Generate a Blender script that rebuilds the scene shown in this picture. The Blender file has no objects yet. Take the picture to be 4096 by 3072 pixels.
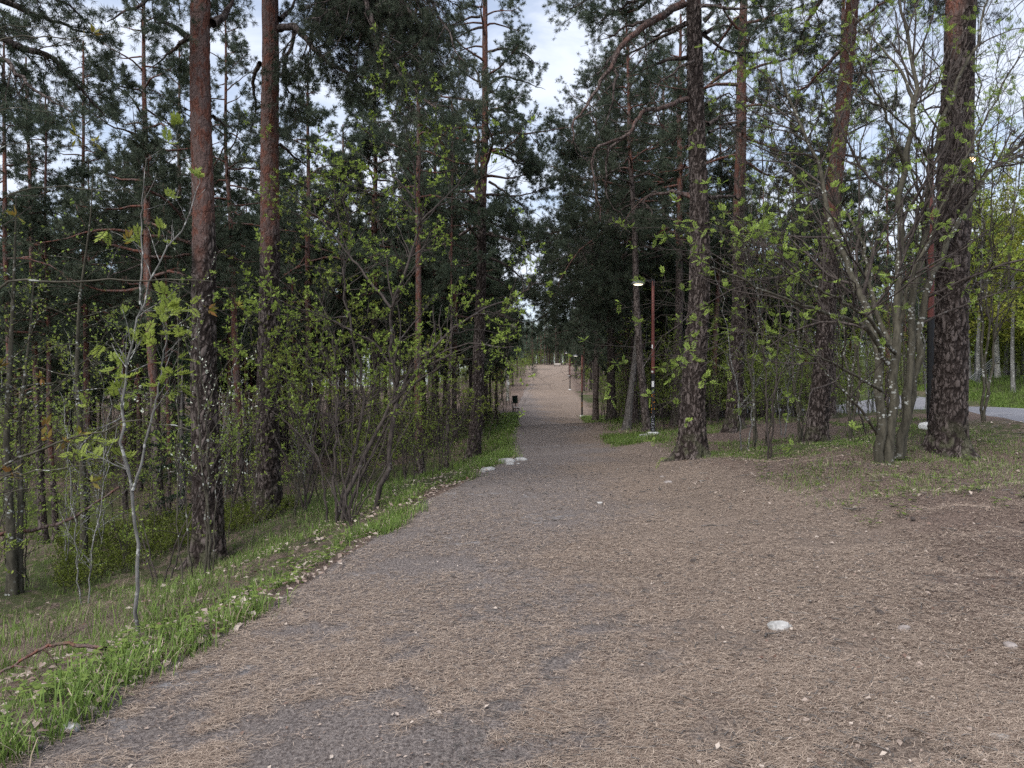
import bpy, math
import numpy as np
from math import radians, pi, sin, cos
S = bpy.context.scene
COL = S.collection
F, CX, CY, CAM_Z = 740.0, 512.0, 384.0, 1.6
rng0 = np.random.default_rng(7)

# ------------------------------------------------------------------ camera, light, sky
cam_d = bpy.data.cameras.new('camera'); cam = bpy.data.objects.new('camera', cam_d); COL.objects.link(cam)
cam.location = (0, 0, CAM_Z); cam.rotation_euler = (pi / 2, 0, 0)
cam_d.sensor_width = 36; cam_d.lens = 36 * F / 1024; cam_d.clip_end = 3000; cam_d.clip_start = 0.05
S.camera = cam
SUN_EL, SUN_AZ = radians(52), radians(215)          # soft light, slightly behind and to the left
sun_d = bpy.data.lights.new('sun', 'SUN'); sun_d.energy = 1.5; sun_d.angle = radians(48); sun_d.color = (1, .965, .92)
sun = bpy.data.objects.new('sun', sun_d); COL.objects.link(sun)
sun.rotation_euler = (pi / 2 - SUN_EL, 0, pi - SUN_AZ); sun.location = (0, -5, 30)
S.view_settings.view_transform = 'Standard'; S.view_settings.look = 'None'
S.view_settings.exposure = 1.52; S.view_settings.gamma = 1
S.render.engine = 'CYCLES'
S.cycles.max_bounces = 5; S.cycles.diffuse_bounces = 3; S.cycles.glossy_bounces = 2; S.cycles.transmission_bounces = 3
S.cycles.caustics_reflective = False; S.cycles.caustics_refractive = False
S.cycles.use_adaptive_sampling = True; S.cycles.adaptive_threshold = 0.02
S.cycles.use_denoising = False

# ------------------------------------------------------------------ node helpers
class NT:
    def __init__(s, tree): s.t = tree; s.t.nodes.clear()
    def n(s, typ, ins=None, **props):
        nd = s.t.nodes.new(typ)
        for k, v in props.items(): setattr(nd, k, v)
        for k, v in (ins or {}).items():
            sock = nd.inputs[k]
            if isinstance(v, bpy.types.NodeSocket): s.t.links.new(v, sock)
            else: sock.default_value = v
        return nd
    def mix(s, f, a, b, blend='MIX'):
        nd = s.t.nodes.new('ShaderNodeMix'); nd.data_type = 'RGBA'; nd.blend_type = blend
        for k, v in ((0, f), (6, a), (7, b)):
            if isinstance(v, bpy.types.NodeSocket): s.t.links.new(v, nd.inputs[k])
            elif k == 0: nd.inputs[k].default_value = v
            else: nd.inputs[k].default_value = (*v, 1) if len(v) == 3 else v
        return nd.outputs[2]
    def ramp(s, v, lo, hi, a=0.0, b=1.0):
        nd = s.n('ShaderNodeMapRange', {0: v, 1: lo, 2: hi, 3: a, 4: b}); nd.interpolation_type = 'SMOOTHSTEP'
        return nd.outputs[0]
    def math(s, op, a, b=0.0): return s.n('ShaderNodeMath', {0: a, 1: b}, operation=op).outputs[0]
    def noise(s, vec, scale, detail=4, rough=.55, dist=0):
        return s.n('ShaderNodeTexNoise', {'Vector': vec, 'Scale': scale, 'Detail': detail, 'Roughness': rough, 'Distortion': dist}).outputs[0]
    def attr(s, name): return s.n('ShaderNodeAttribute', attribute_name=name).outputs['Fac']
    def scale(s, vec, v): return s.n('ShaderNodeMapping', {'Vector': vec, 'Scale': v}).outputs[0]
    def bump(s, h, strength, dist): return s.n('ShaderNodeBump', {'Height': h, 'Strength': strength, 'Distance': dist}).outputs[0]

def newmat(name):
    m = bpy.data.materials.new(name); m.use_nodes = True
    t = NT(m.node_tree)
    out = t.n('ShaderNodeOutputMaterial')
    return m, t, out
def principled(t, out, col, rough=.85, normal=None, spec=.25, metal=0.0):
    ins = {'Base Color': col if isinstance(col, bpy.types.NodeSocket) else (*col, 1), 'Roughness': rough, 'Metallic': metal, 'Specular IOR Level': spec}
    if normal is not None: ins['Normal'] = normal
    b = t.n('ShaderNodeBsdfPrincipled', ins)
    t.t.links.new(b.outputs[0], out.inputs[0]); return b

def mat_pine_bark():
    m, t, o = newmat('pine_bark')
    co = t.n('ShaderNodeTexCoord').outputs['Object']
    a, b = t.attr('a'), t.attr('b')
    p = t.scale(co, (11, 11, 2.7))
    w = t.n('ShaderNodeVectorMath', {0: p, 1: t.n('ShaderNodeVectorMath', {0: t.n('ShaderNodeTexNoise', {'Vector': co, 'Scale': 4.0, 'Detail': 4.0}).outputs['Color'], 3: 3.0}, operation='SCALE').outputs[0]}, operation='ADD').outputs[0]
    vd = t.n('ShaderNodeTexVoronoi', {'Vector': w, 'Scale': 1.0}, feature='DISTANCE_TO_EDGE').outputs['Distance']
    vc = t.n('ShaderNodeTexVoronoi', {'Vector': w, 'Scale': 1.0}).outputs['Color']
    crack = t.ramp(vd, 0.0, .16)
    fine = t.noise(t.scale(co, (30, 30, 14)), 1.0, 5)
    big = t.noise(co, 1.1, 3)
    sep = t.n('ShaderNodeSeparateColor', {0: vc}).outputs[0]
    dark = t.mix(sep, (.085, .067, .061), (.155, .128, .118))
    dark = t.mix(t.ramp(fine, .35, .75), dark, (.10, .081, .074))
    dark = t.mix(t.ramp(big, .55, .75, 0, .35), dark, (.15, .135, .125))
    orange = t.mix(t.ramp(fine, .3, .7), (.095, .040, .030), (.20, .088, .064))
    orange = t.mix(t.ramp(t.noise(t.scale(co, (9, 9, 4.5)), 1.0, 5, .65), .44, .54, 0, .85), orange, (.135, .104, .097))
    af = t.ramp(t.math('ADD', a, t.math('MULTIPLY', t.math('SUBTRACT', t.noise(t.scale(co, (2.5, 2.5, 1.6)), 1.0, 3), .5), .9)), .25, .75)
    col = t.mix(af, dark, orange)
    ck = t.mix(af, (.022, .016, .014), (.10, .05, .038))
    lo = t.math('MULTIPLY', crack, t.ramp(b, .02, .3))
    col = t.mix(t.math('MAXIMUM', lo, t.math('MULTIPLY', af, .72)), ck, col)
    zz = t.n('ShaderNodeSeparateXYZ', {0: co}).outputs[2]
    col = t.mix(t.math('MULTIPLY', t.ramp(zz, .75, .1, 0, .75), t.ramp(t.noise(co, 4.5, 4), .46, .6)), col, (.075, .078, .045))
    h = t.math('ADD', t.math('MULTIPLY', crack, .7), t.math('MULTIPLY', fine, .5))
    principled(t, o, col, .9, t.bump(h, .8, .02), .15)
    return m
def mat_grey_bark(name, c1, c2, spots, sp_amt=.62):
    m, t, o = newmat(name)
    co = t.n('ShaderNodeTexCoord').outputs['Object']
    n1 = t.noise(t.scale(co, (20, 20, 6)), 1.0, 4)
    col = t.mix(t.ramp(n1, .3, .7), c1, c2)
    vd = t.n('ShaderNodeTexVoronoi', {'Vector': t.scale(co, (16, 16, 22)), 'Scale': 1.0, 'Randomness': 1.0}).outputs['Distance']
    n2 = t.noise(co, 3.0, 2)
    sp = t.math('MULTIPLY', t.ramp(vd, .40, .30), t.ramp(n2, sp_amt - .12, sp_amt))
    col = t.mix(sp, col, spots)
    principled(t, o, col, .85, t.bump(n1, .4, .01), .2)
    return m
def mat_birch():
    m, t, o = newmat('birch_bark')
    co = t.n('ShaderNodeTexCoord').outputs['Object']
    n1 = t.noise(t.scale(co, (3.5, 3.5, 16)), 1.0, 4, .6)
    n2 = t.noise(t.scale(co, (2, 2, 1.2)), 1.0, 3)
    col = t.mix(t.ramp(n2, .35, .7), (.52, .50, .46), (.36, .34, .31))
    col = t.mix(t.ramp(n1, .56, .62), col, (.05, .045, .04))
    principled(t, o, col, .8, t.bump(n1, .3, .01)); return m
def mat_leaf(name, c1, c2, trans=.3, rough=.6):
    m, t, o = newmat(name)
    a = t.attr('a')
    r = t.n('ShaderNodeObjectInfo').outputs['Random']
    col = t.mix(a, c1, c2)
    hs = t.n('ShaderNodeHueSaturation', {'Color': col, 'Hue': t.math('ADD', t.math('MULTIPLY', r, .03), .485), 'Value': t.math('ADD', t.math('MULTIPLY', r, .3), .85)}).outputs[0]
    b = t.n('ShaderNodeBsdfPrincipled', {'Base Color': hs, 'Roughness': rough, 'Specular IOR Level': .2})
    tr = t.n('ShaderNodeBsdfTranslucent', {'Color': hs})
    mx = t.n('ShaderNodeMixShader', {0: trans, 1: b.outputs[0], 2: tr.outputs[0]})
    t.t.links.new(mx.outputs[0], o.inputs[0]); return m
def mat_plain(name, col, rough=.6, metal=0, var=.0, scale=20, spec=.3):
    m, t, o = newmat(name)
    co = t.n('ShaderNodeTexCoord').outputs['Object']
    n1 = t.noise(co, scale, 4)
    c = t.mix(t.ramp(n1, .3, .7), tuple(x * (1 - var) for x in col), tuple(min(1, x * (1 + var)) for x in col))
    principled(t, o, c, rough, t.bump(n1, .15, .01), spec, metal); return m
def mat_emit(name, col, e):
    m, t, o = newmat(name)
    b = principled(t, o, (.8, .75, .65), .4)
    b.inputs['Emission Color'].default_value = (*col, 1); b.inputs['Emission Strength'].default_value = e; return m
def mat_ground():
    m, t, o = newmat('ground_litter')
    co = t.n('ShaderNodeTexCoord').outputs['Object']
    g, orn, p = t.attr('a'), t.attr('b'), t.attr('c')
    fine = t.noise(co, 55, 5, .7)
    fine2 = t.noise(t.scale(co, (70, 24, 40)), 1.0, 4, .7, 1.2)
    mid = t.noise(co, 7, 5, .6)
    big = t.noise(co, .9, 4)
    dirt = t.mix(t.ramp(fine, .32, .70), (.085, .070, .066), (.31, .27, .25))
    dirt = t.mix(t.ramp(fine2, .55, .68, 0, .6), dirt, (.46, .39, .345))
    dirt = t.mix(t.math('MULTIPLY', t.ramp(mid, .50, .66), t.ramp(big, .54, .66)), dirt, (.33, .325, .335))
    lit = t.mix(t.ramp(fine, .32, .7), (.085, .062, .052), (.35, .275, .22))
    lit = t.mix(t.ramp(fine2, .52, .66, 0, .75), lit, (.50, .40, .315))
    duff = t.mix(t.ramp(fine, .32, .7), (.048, .033, .027), (.27, .20, .165))
    duff = t.mix(t.ramp(fine2, .58, .70, 0, .7), duff, (.38, .32, .26))
    moss = t.mix(t.ramp(fine, .3, .7), (.020, .030, .010), (.085, .105, .036))
    nb = t.math('SUBTRACT', mid, .5)
    pf = t.ramp(t.math('ADD', p, t.math('MULTIPLY', nb, .7)), .3, .7)
    of = t.ramp(t.math('ADD', orn, t.math('MULTIPLY', nb, 1.6)), .1, .9)
    gf = t.ramp(t.math('ADD', g, t.math('MULTIPLY', nb, 1.6)), .35, .75)
    col = t.mix(pf, duff, dirt)
    col = t.mix(of, col, lit)
    col = t.mix(gf, col, moss)
    col = t.mix(t.ramp(big, .3, .7, 0, .25), col, (.10, .08, .07))
    h = t.math('ADD', t.math('MULTIPLY', fine, .6), t.math('ADD', fine2, t.math('MULTIPLY', mid, .8)))
    principled(t, o, col, .95, t.bump(h, .9, .03), .1); return m
def mat_asphalt():
    m, t, o = newmat('asphalt')
    co = t.n('ShaderNodeTexCoord').outputs['Object']
    n1, n2 = t.noise(co, 120, 3), t.noise(co, .8, 4)
    col = t.mix(n1, (.12, .12, .135), (.24, .24, .265))
    col = t.mix(t.ramp(n2, .4, .7, 0, .6), col, (.26, .255, .27))
    principled(t, o, col, .85, t.bump(n1, .3, .01)); return m
def mat_stone(name='stone', c1=(.22, .215, .205), c2=(.48, .47, .455)):
    m, t, o = newmat(name)
    co = t.n('ShaderNodeTexCoord').outputs['Object']
    n1, n2 = t.noise(co, 9, 5, .65), t.noise(co, 45, 3)
    col = t.mix(t.ramp(n1, .35, .65), c1, c2)
    col = t.mix(t.ramp(n2, .58, .68, 0, .6), col, (.17, .165, .16))
    principled(t, o, col, .85, t.bump(n1, .6, .03)); return m

M = dict(pine=mat_pine_bark(),
         rowan=mat_grey_bark('rowan_bark', (.042, .038, .028), (.095, .086, .064), (.40, .41, .38)),
         dark=mat_grey_bark('shrub_bark', (.035, .028, .026), (.085, .07, .062), (.16, .15, .14), .7),
         pale=mat_grey_bark('pale_bark', (.10, .096, .088), (.21, .205, .195), (.42, .42, .40), .55),
         birch=mat_birch(),
         dead=mat_grey_bark('dead_wood', (.07, .062, .056), (.17, .155, .145), (.3, .3, .29), .72),
         needles=mat_leaf('pine_needles', (.050, .070, .048), (.120, .145, .095), .25),
         spruce=mat_leaf('spruce_needles', (.018, .034, .018), (.035, .060, .030), .1),
         leaf=mat_leaf('young_leaves', (.145, .20, .038), (.34, .42, .09), .5),
         leaf_yellow=mat_leaf('birch_leaves', (.19, .235, .035), (.36, .40, .07), .4),
         leaf_bronze=mat_leaf('bronze_leaves', (.20, .10, .03), (.22, .22, .04), .35),
         bud=mat_leaf('white_buds', (.35, .38, .30), (.55, .57, .47), .1),
         grass=mat_leaf('grass_blades', (.055, .095, .020), (.20, .28, .065), .3),
         dry=mat_leaf('dry_litter', (.15, .108, .078), (.64, .535, .41), .05, .8),
         dryleaf=mat_leaf('dry_leaves', (.13, .075, .055), (.47, .40, .34), .1, .8),
         berry=mat_leaf('blueberry_leaves', (.075, .10, .012), (.16, .19, .03), .3),
         ground=mat_ground(), asphalt=mat_asphalt(), stone=mat_stone(), stone_brown=mat_stone('stone_brown', (.16, .135, .125), (.33, .29, .27)))

# ------------------------------------------------------------------ mesh buffer
def nrm(v): return v / np.maximum(np.linalg.norm(v, axis=-1, keepdims=True), 1e-9)
class MB:
    def __init__(s): s.V, s.Q, s.T, s.A, s.B, s.mq, s.mt, s.n = [], [], [], [], [], [], [], 0
    def add(s, V, Q=None, T=None, a=0.0, b=0.5, mat=0):
        V = np.asarray(V, float).reshape(-1, 3); k = len(V)
        s.V.append(V); s.A.append(np.broadcast_to(np.asarray(a, float), (k,))); s.B.append(np.broadcast_to(np.asarray(b, float), (k,)))
        if Q is not None: Q = np.asarray(Q).reshape(-1, 4); s.Q.append(Q + s.n); s.mq.append(np.full(len(Q), mat))
        if T is not None: T = np.asarray(T).reshape(-1, 3); s.T.append(T + s.n); s.mt.append(np.full(len(T), mat))
        s.n += k; return s
    def tubes(s, P, R, sides=4, a=0.0, mat=0):
        P = np.asarray(P, float); R = np.asarray(R, float)
        if P.ndim == 2: P, R = P[None], R[None]
        m, n, _ = P.shape
        if m == 0: return s
        T = nrm(np.gradient(P, axis=1))
        D = P[:, -1] - P[:, 0]; ref = np.eye(3)[np.argmin(np.abs(D), axis=1)][:, None, :]
        u = nrm(np.cross(T, np.broadcast_to(ref, T.shape))); v = np.cross(T, u)
        th = np.arange(sides) / sides * 2 * pi
        V = P[:, :, None] + R[:, :, None, None] * (np.cos(th)[:, None] * u[:, :, None] + np.sin(th)[:, None] * v[:, :, None])
        i = np.arange(n - 1)[:, None] * sides; j = np.arange(sides)[None]; j2 = (j + 1) % sides
        q = np.stack([i + j, i + j2, i + sides + j2, i + sides + j], -1).reshape(-1, 4)
        q = (q[None] + (np.arange(m) * n * sides)[:, None, None]).reshape(-1, 4)
        aa = np.broadcast_to(np.asarray(a, float).reshape((-1, 1, 1)) if np.ndim(a) == 1 else np.asarray(a, float), (m, n, sides)) if np.ndim(a) < 2 else np.repeat(np.asarray(a)[:, :, None], sides, 2)
        return s.add(V, Q=q, a=aa.reshape(-1), mat=mat)
    def tris(s, V, a=0.0, mat=0):
        k = len(V)
        if k: s.add(V.reshape(-1, 3), T=np.arange(k * 3).reshape(-1, 3), a=np.repeat(np.broadcast_to(a, (k,)), 3), mat=mat)
        return s
    def quads(s, V, a=0.0, mat=0):
        k = len(V)
        if k: s.add(V.reshape(-1, 3), Q=np.arange(k * 4).reshape(-1, 4), a=np.repeat(np.broadcast_to(a, (k,)), 4), mat=mat)
        return s
    def box(s, c, d, mat=0, rot=None, bev=0.0):
        g = np.array([[x, y, z] for x in (-1, 1) for y in (-1, 1) for z in (-1, 1)], float) * np.array(d) / 2
        if rot is not None: g = g @ np.array(rot).T
        return s.add(g + np.array(c), Q=[(0, 1, 3, 2), (4, 6, 7, 5), (0, 4, 5, 1), (2, 3, 7, 6), (0, 2, 6, 4), (1, 5, 7, 3)], mat=mat)
    def lathe(s, prof, sides=24, c=(0, 0, 0), mat=0):
        prof = np.array(prof, float); th = np.arange(sides) / sides * 2 * pi; n = len(prof)
        V = np.stack([prof[:, 0, None] * np.cos(th), prof[:, 0, None] * np.sin(th), np.repeat(prof[:, 1, None], sides, 1)], -1) + np.array(c)
        i = np.arange(n - 1)[:, None] * sides; j = np.arange(sides)[None]; j2 = (j + 1) % sides
        return s.add(V, Q=np.stack([i + j, i + j2, i + sides + j2, i + sides + j], -1).reshape(-1, 4), mat=mat)
    def build(s, name, mats, parent=None, smooth=True, loc=(0, 0, 0), c=None):
        me = bpy.data.meshes.new(name)
        V = np.concatenate(s.V); Q = np.concatenate(s.Q) if s.Q else np.zeros((0, 4), int); T = np.concatenate(s.T) if s.T else np.zeros((0, 3), int)
        nq, nt = len(Q), len(T)
        me.vertices.add(len(V)); me.vertices.foreach_set('co', V.astype(np.float32).ravel())
        me.loops.add(nq * 4 + nt * 3); me.loops.foreach_set('vertex_index', np.concatenate([Q.ravel(), T.ravel()]).astype(np.int32))
        me.polygons.add(nq + nt)
        me.polygons.foreach_set('loop_start', np.concatenate([np.arange(nq) * 4, nq * 4 + np.arange(nt) * 3]).astype(np.int32))
        me.polygons.foreach_set('material_index', np.concatenate(s.mq + s.mt).astype(np.int32))
        me.polygons.foreach_set('use_smooth', np.full(nq + nt, smooth))
        for nm, arr in (('a', np.concatenate(s.A)), ('b', np.concatenate(s.B))) + ((('c', c),) if c is not None else ()):
            me.attributes.new(nm, 'FLOAT', 'POINT').data.foreach_set('value', np.asarray(arr, np.float32))
        for m in mats: me.materials.append(M[m] if isinstance(m, str) else m)
        me.update(calc_edges=True)
        o = bpy.data.objects.new(name, me); COL.objects.link(o); o.location = loc
        if parent is not None: o.parent = parent
        return o

def tag(o, label, cat, group=None):
    o['label'] = label; o['category'] = cat
    if group: o['group'] = group
    return o
def thing(name, label, cat, loc, group=None):
    o = bpy.data.objects.new(name, None); COL.objects.link(o); o.location = tuple(float(x) for x in loc); o.empty_display_size = .3
    return tag(o, label, cat, group)
def structure(o): o['kind'] = 'structure'; return o
def stuff(o, label): o['kind'] = 'stuff'; o['label'] = label; return o
def copy_tree(root, loc, rz, sc, label, group):
    r = root.copy(); COL.objects.link(r); r.location = tuple(float(x) for x in loc); r.rotation_euler = (0, 0, rz); r.scale = (sc, sc, sc)
    r['label'] = label; r['group'] = group
    for ch in list(root.children):
        c = ch.copy(); COL.objects.link(c); c.parent = r
        for g in list(ch.children):
            d = g.copy(); COL.objects.link(d); d.parent = c
    return r

# ------------------------------------------------------------------ terrain
def XL(Y): return np.interp(Y, [-10, 0, 3.16, 5.1, 8.84, 13.8, 16.9, 25, 40, 60, 103, 148, 190, 300], [-4.2, -2.8, -2.13, -1.81, -1.25, -.48, -.07, .02, .15, .4, 1.8, 4.8, 8, 18])
def XR(Y): return np.interp(Y, [-10, 3, 5, 8, 17, 25, 40, 60, 103, 148, 190, 300], [.6, 1.35, 2.1, 2.7, 3.0, 3.5, 4.2, 5.6, 7.5, 10.5, 13.5, 24])
_yy = np.arange(-60, 420, .5)
_zz = np.interp(_yy, [-60, 15.5, 18, 25, 40, 60, 80, 103, 148, 190, 260, 420], [0, 0, -.06, -.36, -.74, -.78, -.1, .8, 3.1, 6.2, 9, 10])
_zz = np.convolve(np.pad(_zz, 4, mode='edge'), np.ones(9) / 9, 'valid')
ROAD = np.array([(8.6, -6), (9.4, 2), (10.9, 9), (12.6, 15), (13.9, 19), (16.6, 26), (19.2, 33), (21.0, 41), (21.2, 50), (19.5, 60), (16, 72)], float)   # left edge + .9
def road_pts(n=90):
    t = np.linspace(0, len(ROAD) - 1, n); x = np.interp(t, range(len(ROAD)), ROAD[:, 0]); y = np.interp(t, range(len(ROAD)), ROAD[:, 1])
    k = np.ones(9) / 9; x = np.convolve(np.pad(x, 4, mode='reflect', reflect_type='odd'), k, 'valid'); y = np.convolve(np.pad(y, 4, mode='reflect', reflect_type='odd'), k, 'valid')
    return np.stack([x, y], 1)
RP = road_pts()
def road_x(Y): return np.interp(Y, RP[:, 1], RP[:, 0])
def sst(x, a, b): t = np.clip((x - a) / (b - a), 0, 1); return t * t * (3 - 2 * t)
def terr0(x, y):
    x = np.asarray(x, float); y = np.asarray(y, float)
    z = np.interp(y, _yy, _zz)
    d = np.maximum(XL(y) - x, 0)
    sl = np.interp(y, [0, 18, 30, 45, 70], [.30, .27, .2, .1, .02])
    z = z - sl * (8.5 * (1 - np.exp(-d / 8.5))) * sst(d, 0, .7) - .02 * np.clip(d - 8, 0, 40) * np.interp(y, [0, 50, 90], [1, 1, 0])
    z = z - np.maximum(np.interp(y, _yy, _zz) + .2, 0) * sst(d, 5, 40) * sst(y, 50, 70)
    e = np.maximum(x - XR(y) + .4, 0)
    z = z + np.interp(y, [0, 8, 11, 14, 18, 30, 60], [.06, .08, .10, .09, .07, .06, .03]) * 7 * (1 - np.exp(-e / 7))
    f = np.maximum(x - road_x(y) - 5.0, 0)
    z = z + .05 * np.minimum(f, 40) * sst(f, 0, 3)
    return z
CP = [(692, 460, 15), (734, 430, 21), (815, 449, 16.5), (949, 457, 12), (886, 465, 11), (929, 429, 13.7), (653, 437, 24), (678, 424, 28), (612, 421, 33), (648, 434, 25),
      (472, 458, 24), (420, 480, 20), (206, 565, 11.2), (269, 514, 14), (140, 635, 6.3), (339, 523, 11), (1024, 419, 19), (965, 407, 26), (998, 377, 48), (160, 525, 17), (90, 540, 20),
      (486, 470, 13.8), (516, 412, 60), (582, 417, 60), (570, 390, 103), (569, 376, 148), (545, 366, 190), (560, 366, 190)]
CW = np.array([((px - CX) / F * Y, Y, CAM_Z - (py - CY) / F * Y) for px, py, Y in CP])
def _ker(x, y): return np.exp(-((np.asarray(x)[..., None] - CW[:, 0]) ** 2 + (np.asarray(y)[..., None] - CW[:, 1]) ** 2) / (2 * (.8 + .11 * CW[:, 1]) ** 2))
_K = _ker(CW[:, 0], CW[:, 1]) + np.eye(len(CW)) * .05
_wts = np.linalg.solve(_K, CW[:, 2] - terr0(CW[:, 0], CW[:, 1]))
_nk = np.random.default_rng(3)
_kd = _nk.normal(size=(14, 2)) * np.linspace(.6, 5, 14)[:, None]; _kp = _nk.uniform(0, 6.28, 14); _ka = .02 / np.linspace(1, 3, 14)
def terr(x, y):
    x = np.asarray(x, float); y = np.asarray(y, float)
    z = terr0(x, y) + _ker(x, y) @ _wts
    inpath = sst(x, XL(y) - .6, XL(y) + .3) * (1 - sst(x, XR(y), XR(y) + 2))
    nz = sum(a * np.sin(k[0] * x + k[1] * y + p) for a, k, p in zip(_ka, _kd, _kp))
    onroad = 1 - sst(np.abs(x - road_x(y) - 1.75), 2.7, 4.2)
    return z + nz * (1.6 - 1.2 * inpath) * (1 - onroad)
def Wp(px, py, Y): return np.array([(px - CX) / F * Y, Y, CAM_Z - (py - CY) / F * Y])
def gp(px, Y): x = (px - CX) / F * Y; return np.array([x, Y, float(terr(x, Y))])
def noise2(x, y, sc, seed):
    r = np.random.default_rng(seed); k = r.normal(size=(12, 2)) * sc; p = r.uniform(0, 6.28, 12)
    return sum(np.sin(a[0] * x + a[1] * y + q) for a, q in zip(k, p)) / 4.0      # about -1..1

def masks(x, y):
    xl, xr = XL(y), XR(y)
    n = noise2(x, y, 1.2, 5) * .35; n2 = noise2(x, y, .5, 6)
    path = sst(x, xl - .25 + n * .3, xl + .1 + n * .3) * (1 - sst(x, xr - 1.6 + n, xr + 1.2 + n))
    xo = np.interp(y, [2, 3, 5, 8, 15, 22, 40], [.4, .55, .7, 1.1, 1.7, 2.3, 3.0])
    orange = sst(x, xo - 1.2 + n * 2, xo + 1.0 + n * 2) * (1 - sst(x, xr + .2 + n, xr + 1.8 + n)) * .95 + .35 * sst(y, 35, 70) * path
    dl = xl - x
    green = sst(dl, .0, .35) * (.58 + .25 * n2) * np.interp(y, [0, 25, 60], [1, 1, .5])
    gr = sst(x, xr + .3, xr + 1.6) * sst(y, 8.8 + n * 1.5, 10.2 + n * 1.5) * (1 - sst(y, 90, 120)) * (.52 + .36 * n2)
    gr = gr * (1 - .65 * np.exp(-((x - 7.0) ** 2 + (y - 11.5) ** 2) / 3.5))
    green = np.maximum(green, gr)
    f = x - road_x(y) - 4.8
    green = np.maximum(green, sst(f, .6, 1.6) * (.8 + .1 * n2))
    return green, np.clip(orange, 0, 1), path

def axis(parts): return np.unique(np.concatenate([np.arange(a, b, s) for a, b, s in parts]).round(3))
gx = axis([(-400, -60, 30), (-60, -20, 2.0), (-20, -8, .5), (-8, 9, .12), (9, 25, .4), (25, 70, 2), (70, 401, 30)])
gy = axis([(-60, -5, 5), (-5, 2.4, .6), (2.4, 18, .1), (18, 32, .25), (32, 70, .8), (70, 220, 3), (220, 601, 40)])
GX, GY = np.meshgrid(gx, gy)
GZ = terr(GX, GY)
micro = np.random.default_rng(11).normal(size=GX.shape) * .006 * ((np.abs(GX) < 9) & (GY < 18))
g_, o_, p_ = masks(GX, GY)
def sheet(name, X, Y, Z, mats, cols):
    ny, nx = X.shape
    i = np.arange(ny - 1)[:, None] * nx; j = np.arange(nx - 1)[None]
    q = np.stack([i + j, i + j + 1, i + nx + j + 1, i + nx + j], -1).reshape(-1, 4)
    mb = MB().add(np.stack([X, Y, Z], -1), Q=q, a=cols[0].ravel(), b=cols[1].ravel())
    return structure(mb.build(name, mats, c=cols[2].ravel()))
sheet('ground', GX, GY, GZ + micro, ['ground'], (g_, o_, p_))
# path: its own sheet from the left edge to where the trodden surface ends
py_ = axis([(-3, 2.4, .6), (2.4, 18, .1), (18, 32, .25), (32, 70, .8), (70, 200, 3)])
u = np.linspace(0, 1, 49)
PY, U = np.meshgrid(py_, u, indexing='ij')
edge_n = noise2(PY * 0, PY, 2.2, 21) * .10
PX = XL(PY) + edge_n + U * (XR(PY) - .2 + noise2(PY * 0, PY, .8, 22) * .25 - XL(PY) - edge_n)
PZ = terr(PX, PY) + .012 + np.random.default_rng(12).normal(size=PX.shape) * .004 * (PY < 18)
PZ = PZ - .03 * (np.minimum(U, 1 - U) < .01)
sheet('path', PX, PY, PZ, ['ground'], masks(PX, PY))
# asphalt road
tn = nrm(np.gradient(RP, axis=0)); nn = np.stack([tn[:, 1], -tn[:, 0]], 1)
ru = np.linspace(-1.1, 4.6, 13)
RX = RP[:, 0, None] + nn[:, 0, None] * ru; RY = RP[:, 1, None] + nn[:, 1, None] * ru
ridx = np.interp(np.arange(90 * 1), np.arange(90), np.arange(90))
RZ = terr(RP[:, 0] + nn[:, 0], RP[:, 1] + nn[:, 1])[:, None] * .0 + np.maximum(terr(RX, RY), terr(RP[:, 0], RP[:, 1])[:, None] - .1) + .05
RZ[:, 0] -= .06; RZ[:, -1] -= .06
sheet('road', RX, RY, RZ, ['asphalt'], (RX * 0, RX * 0, RX * 0))

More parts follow.
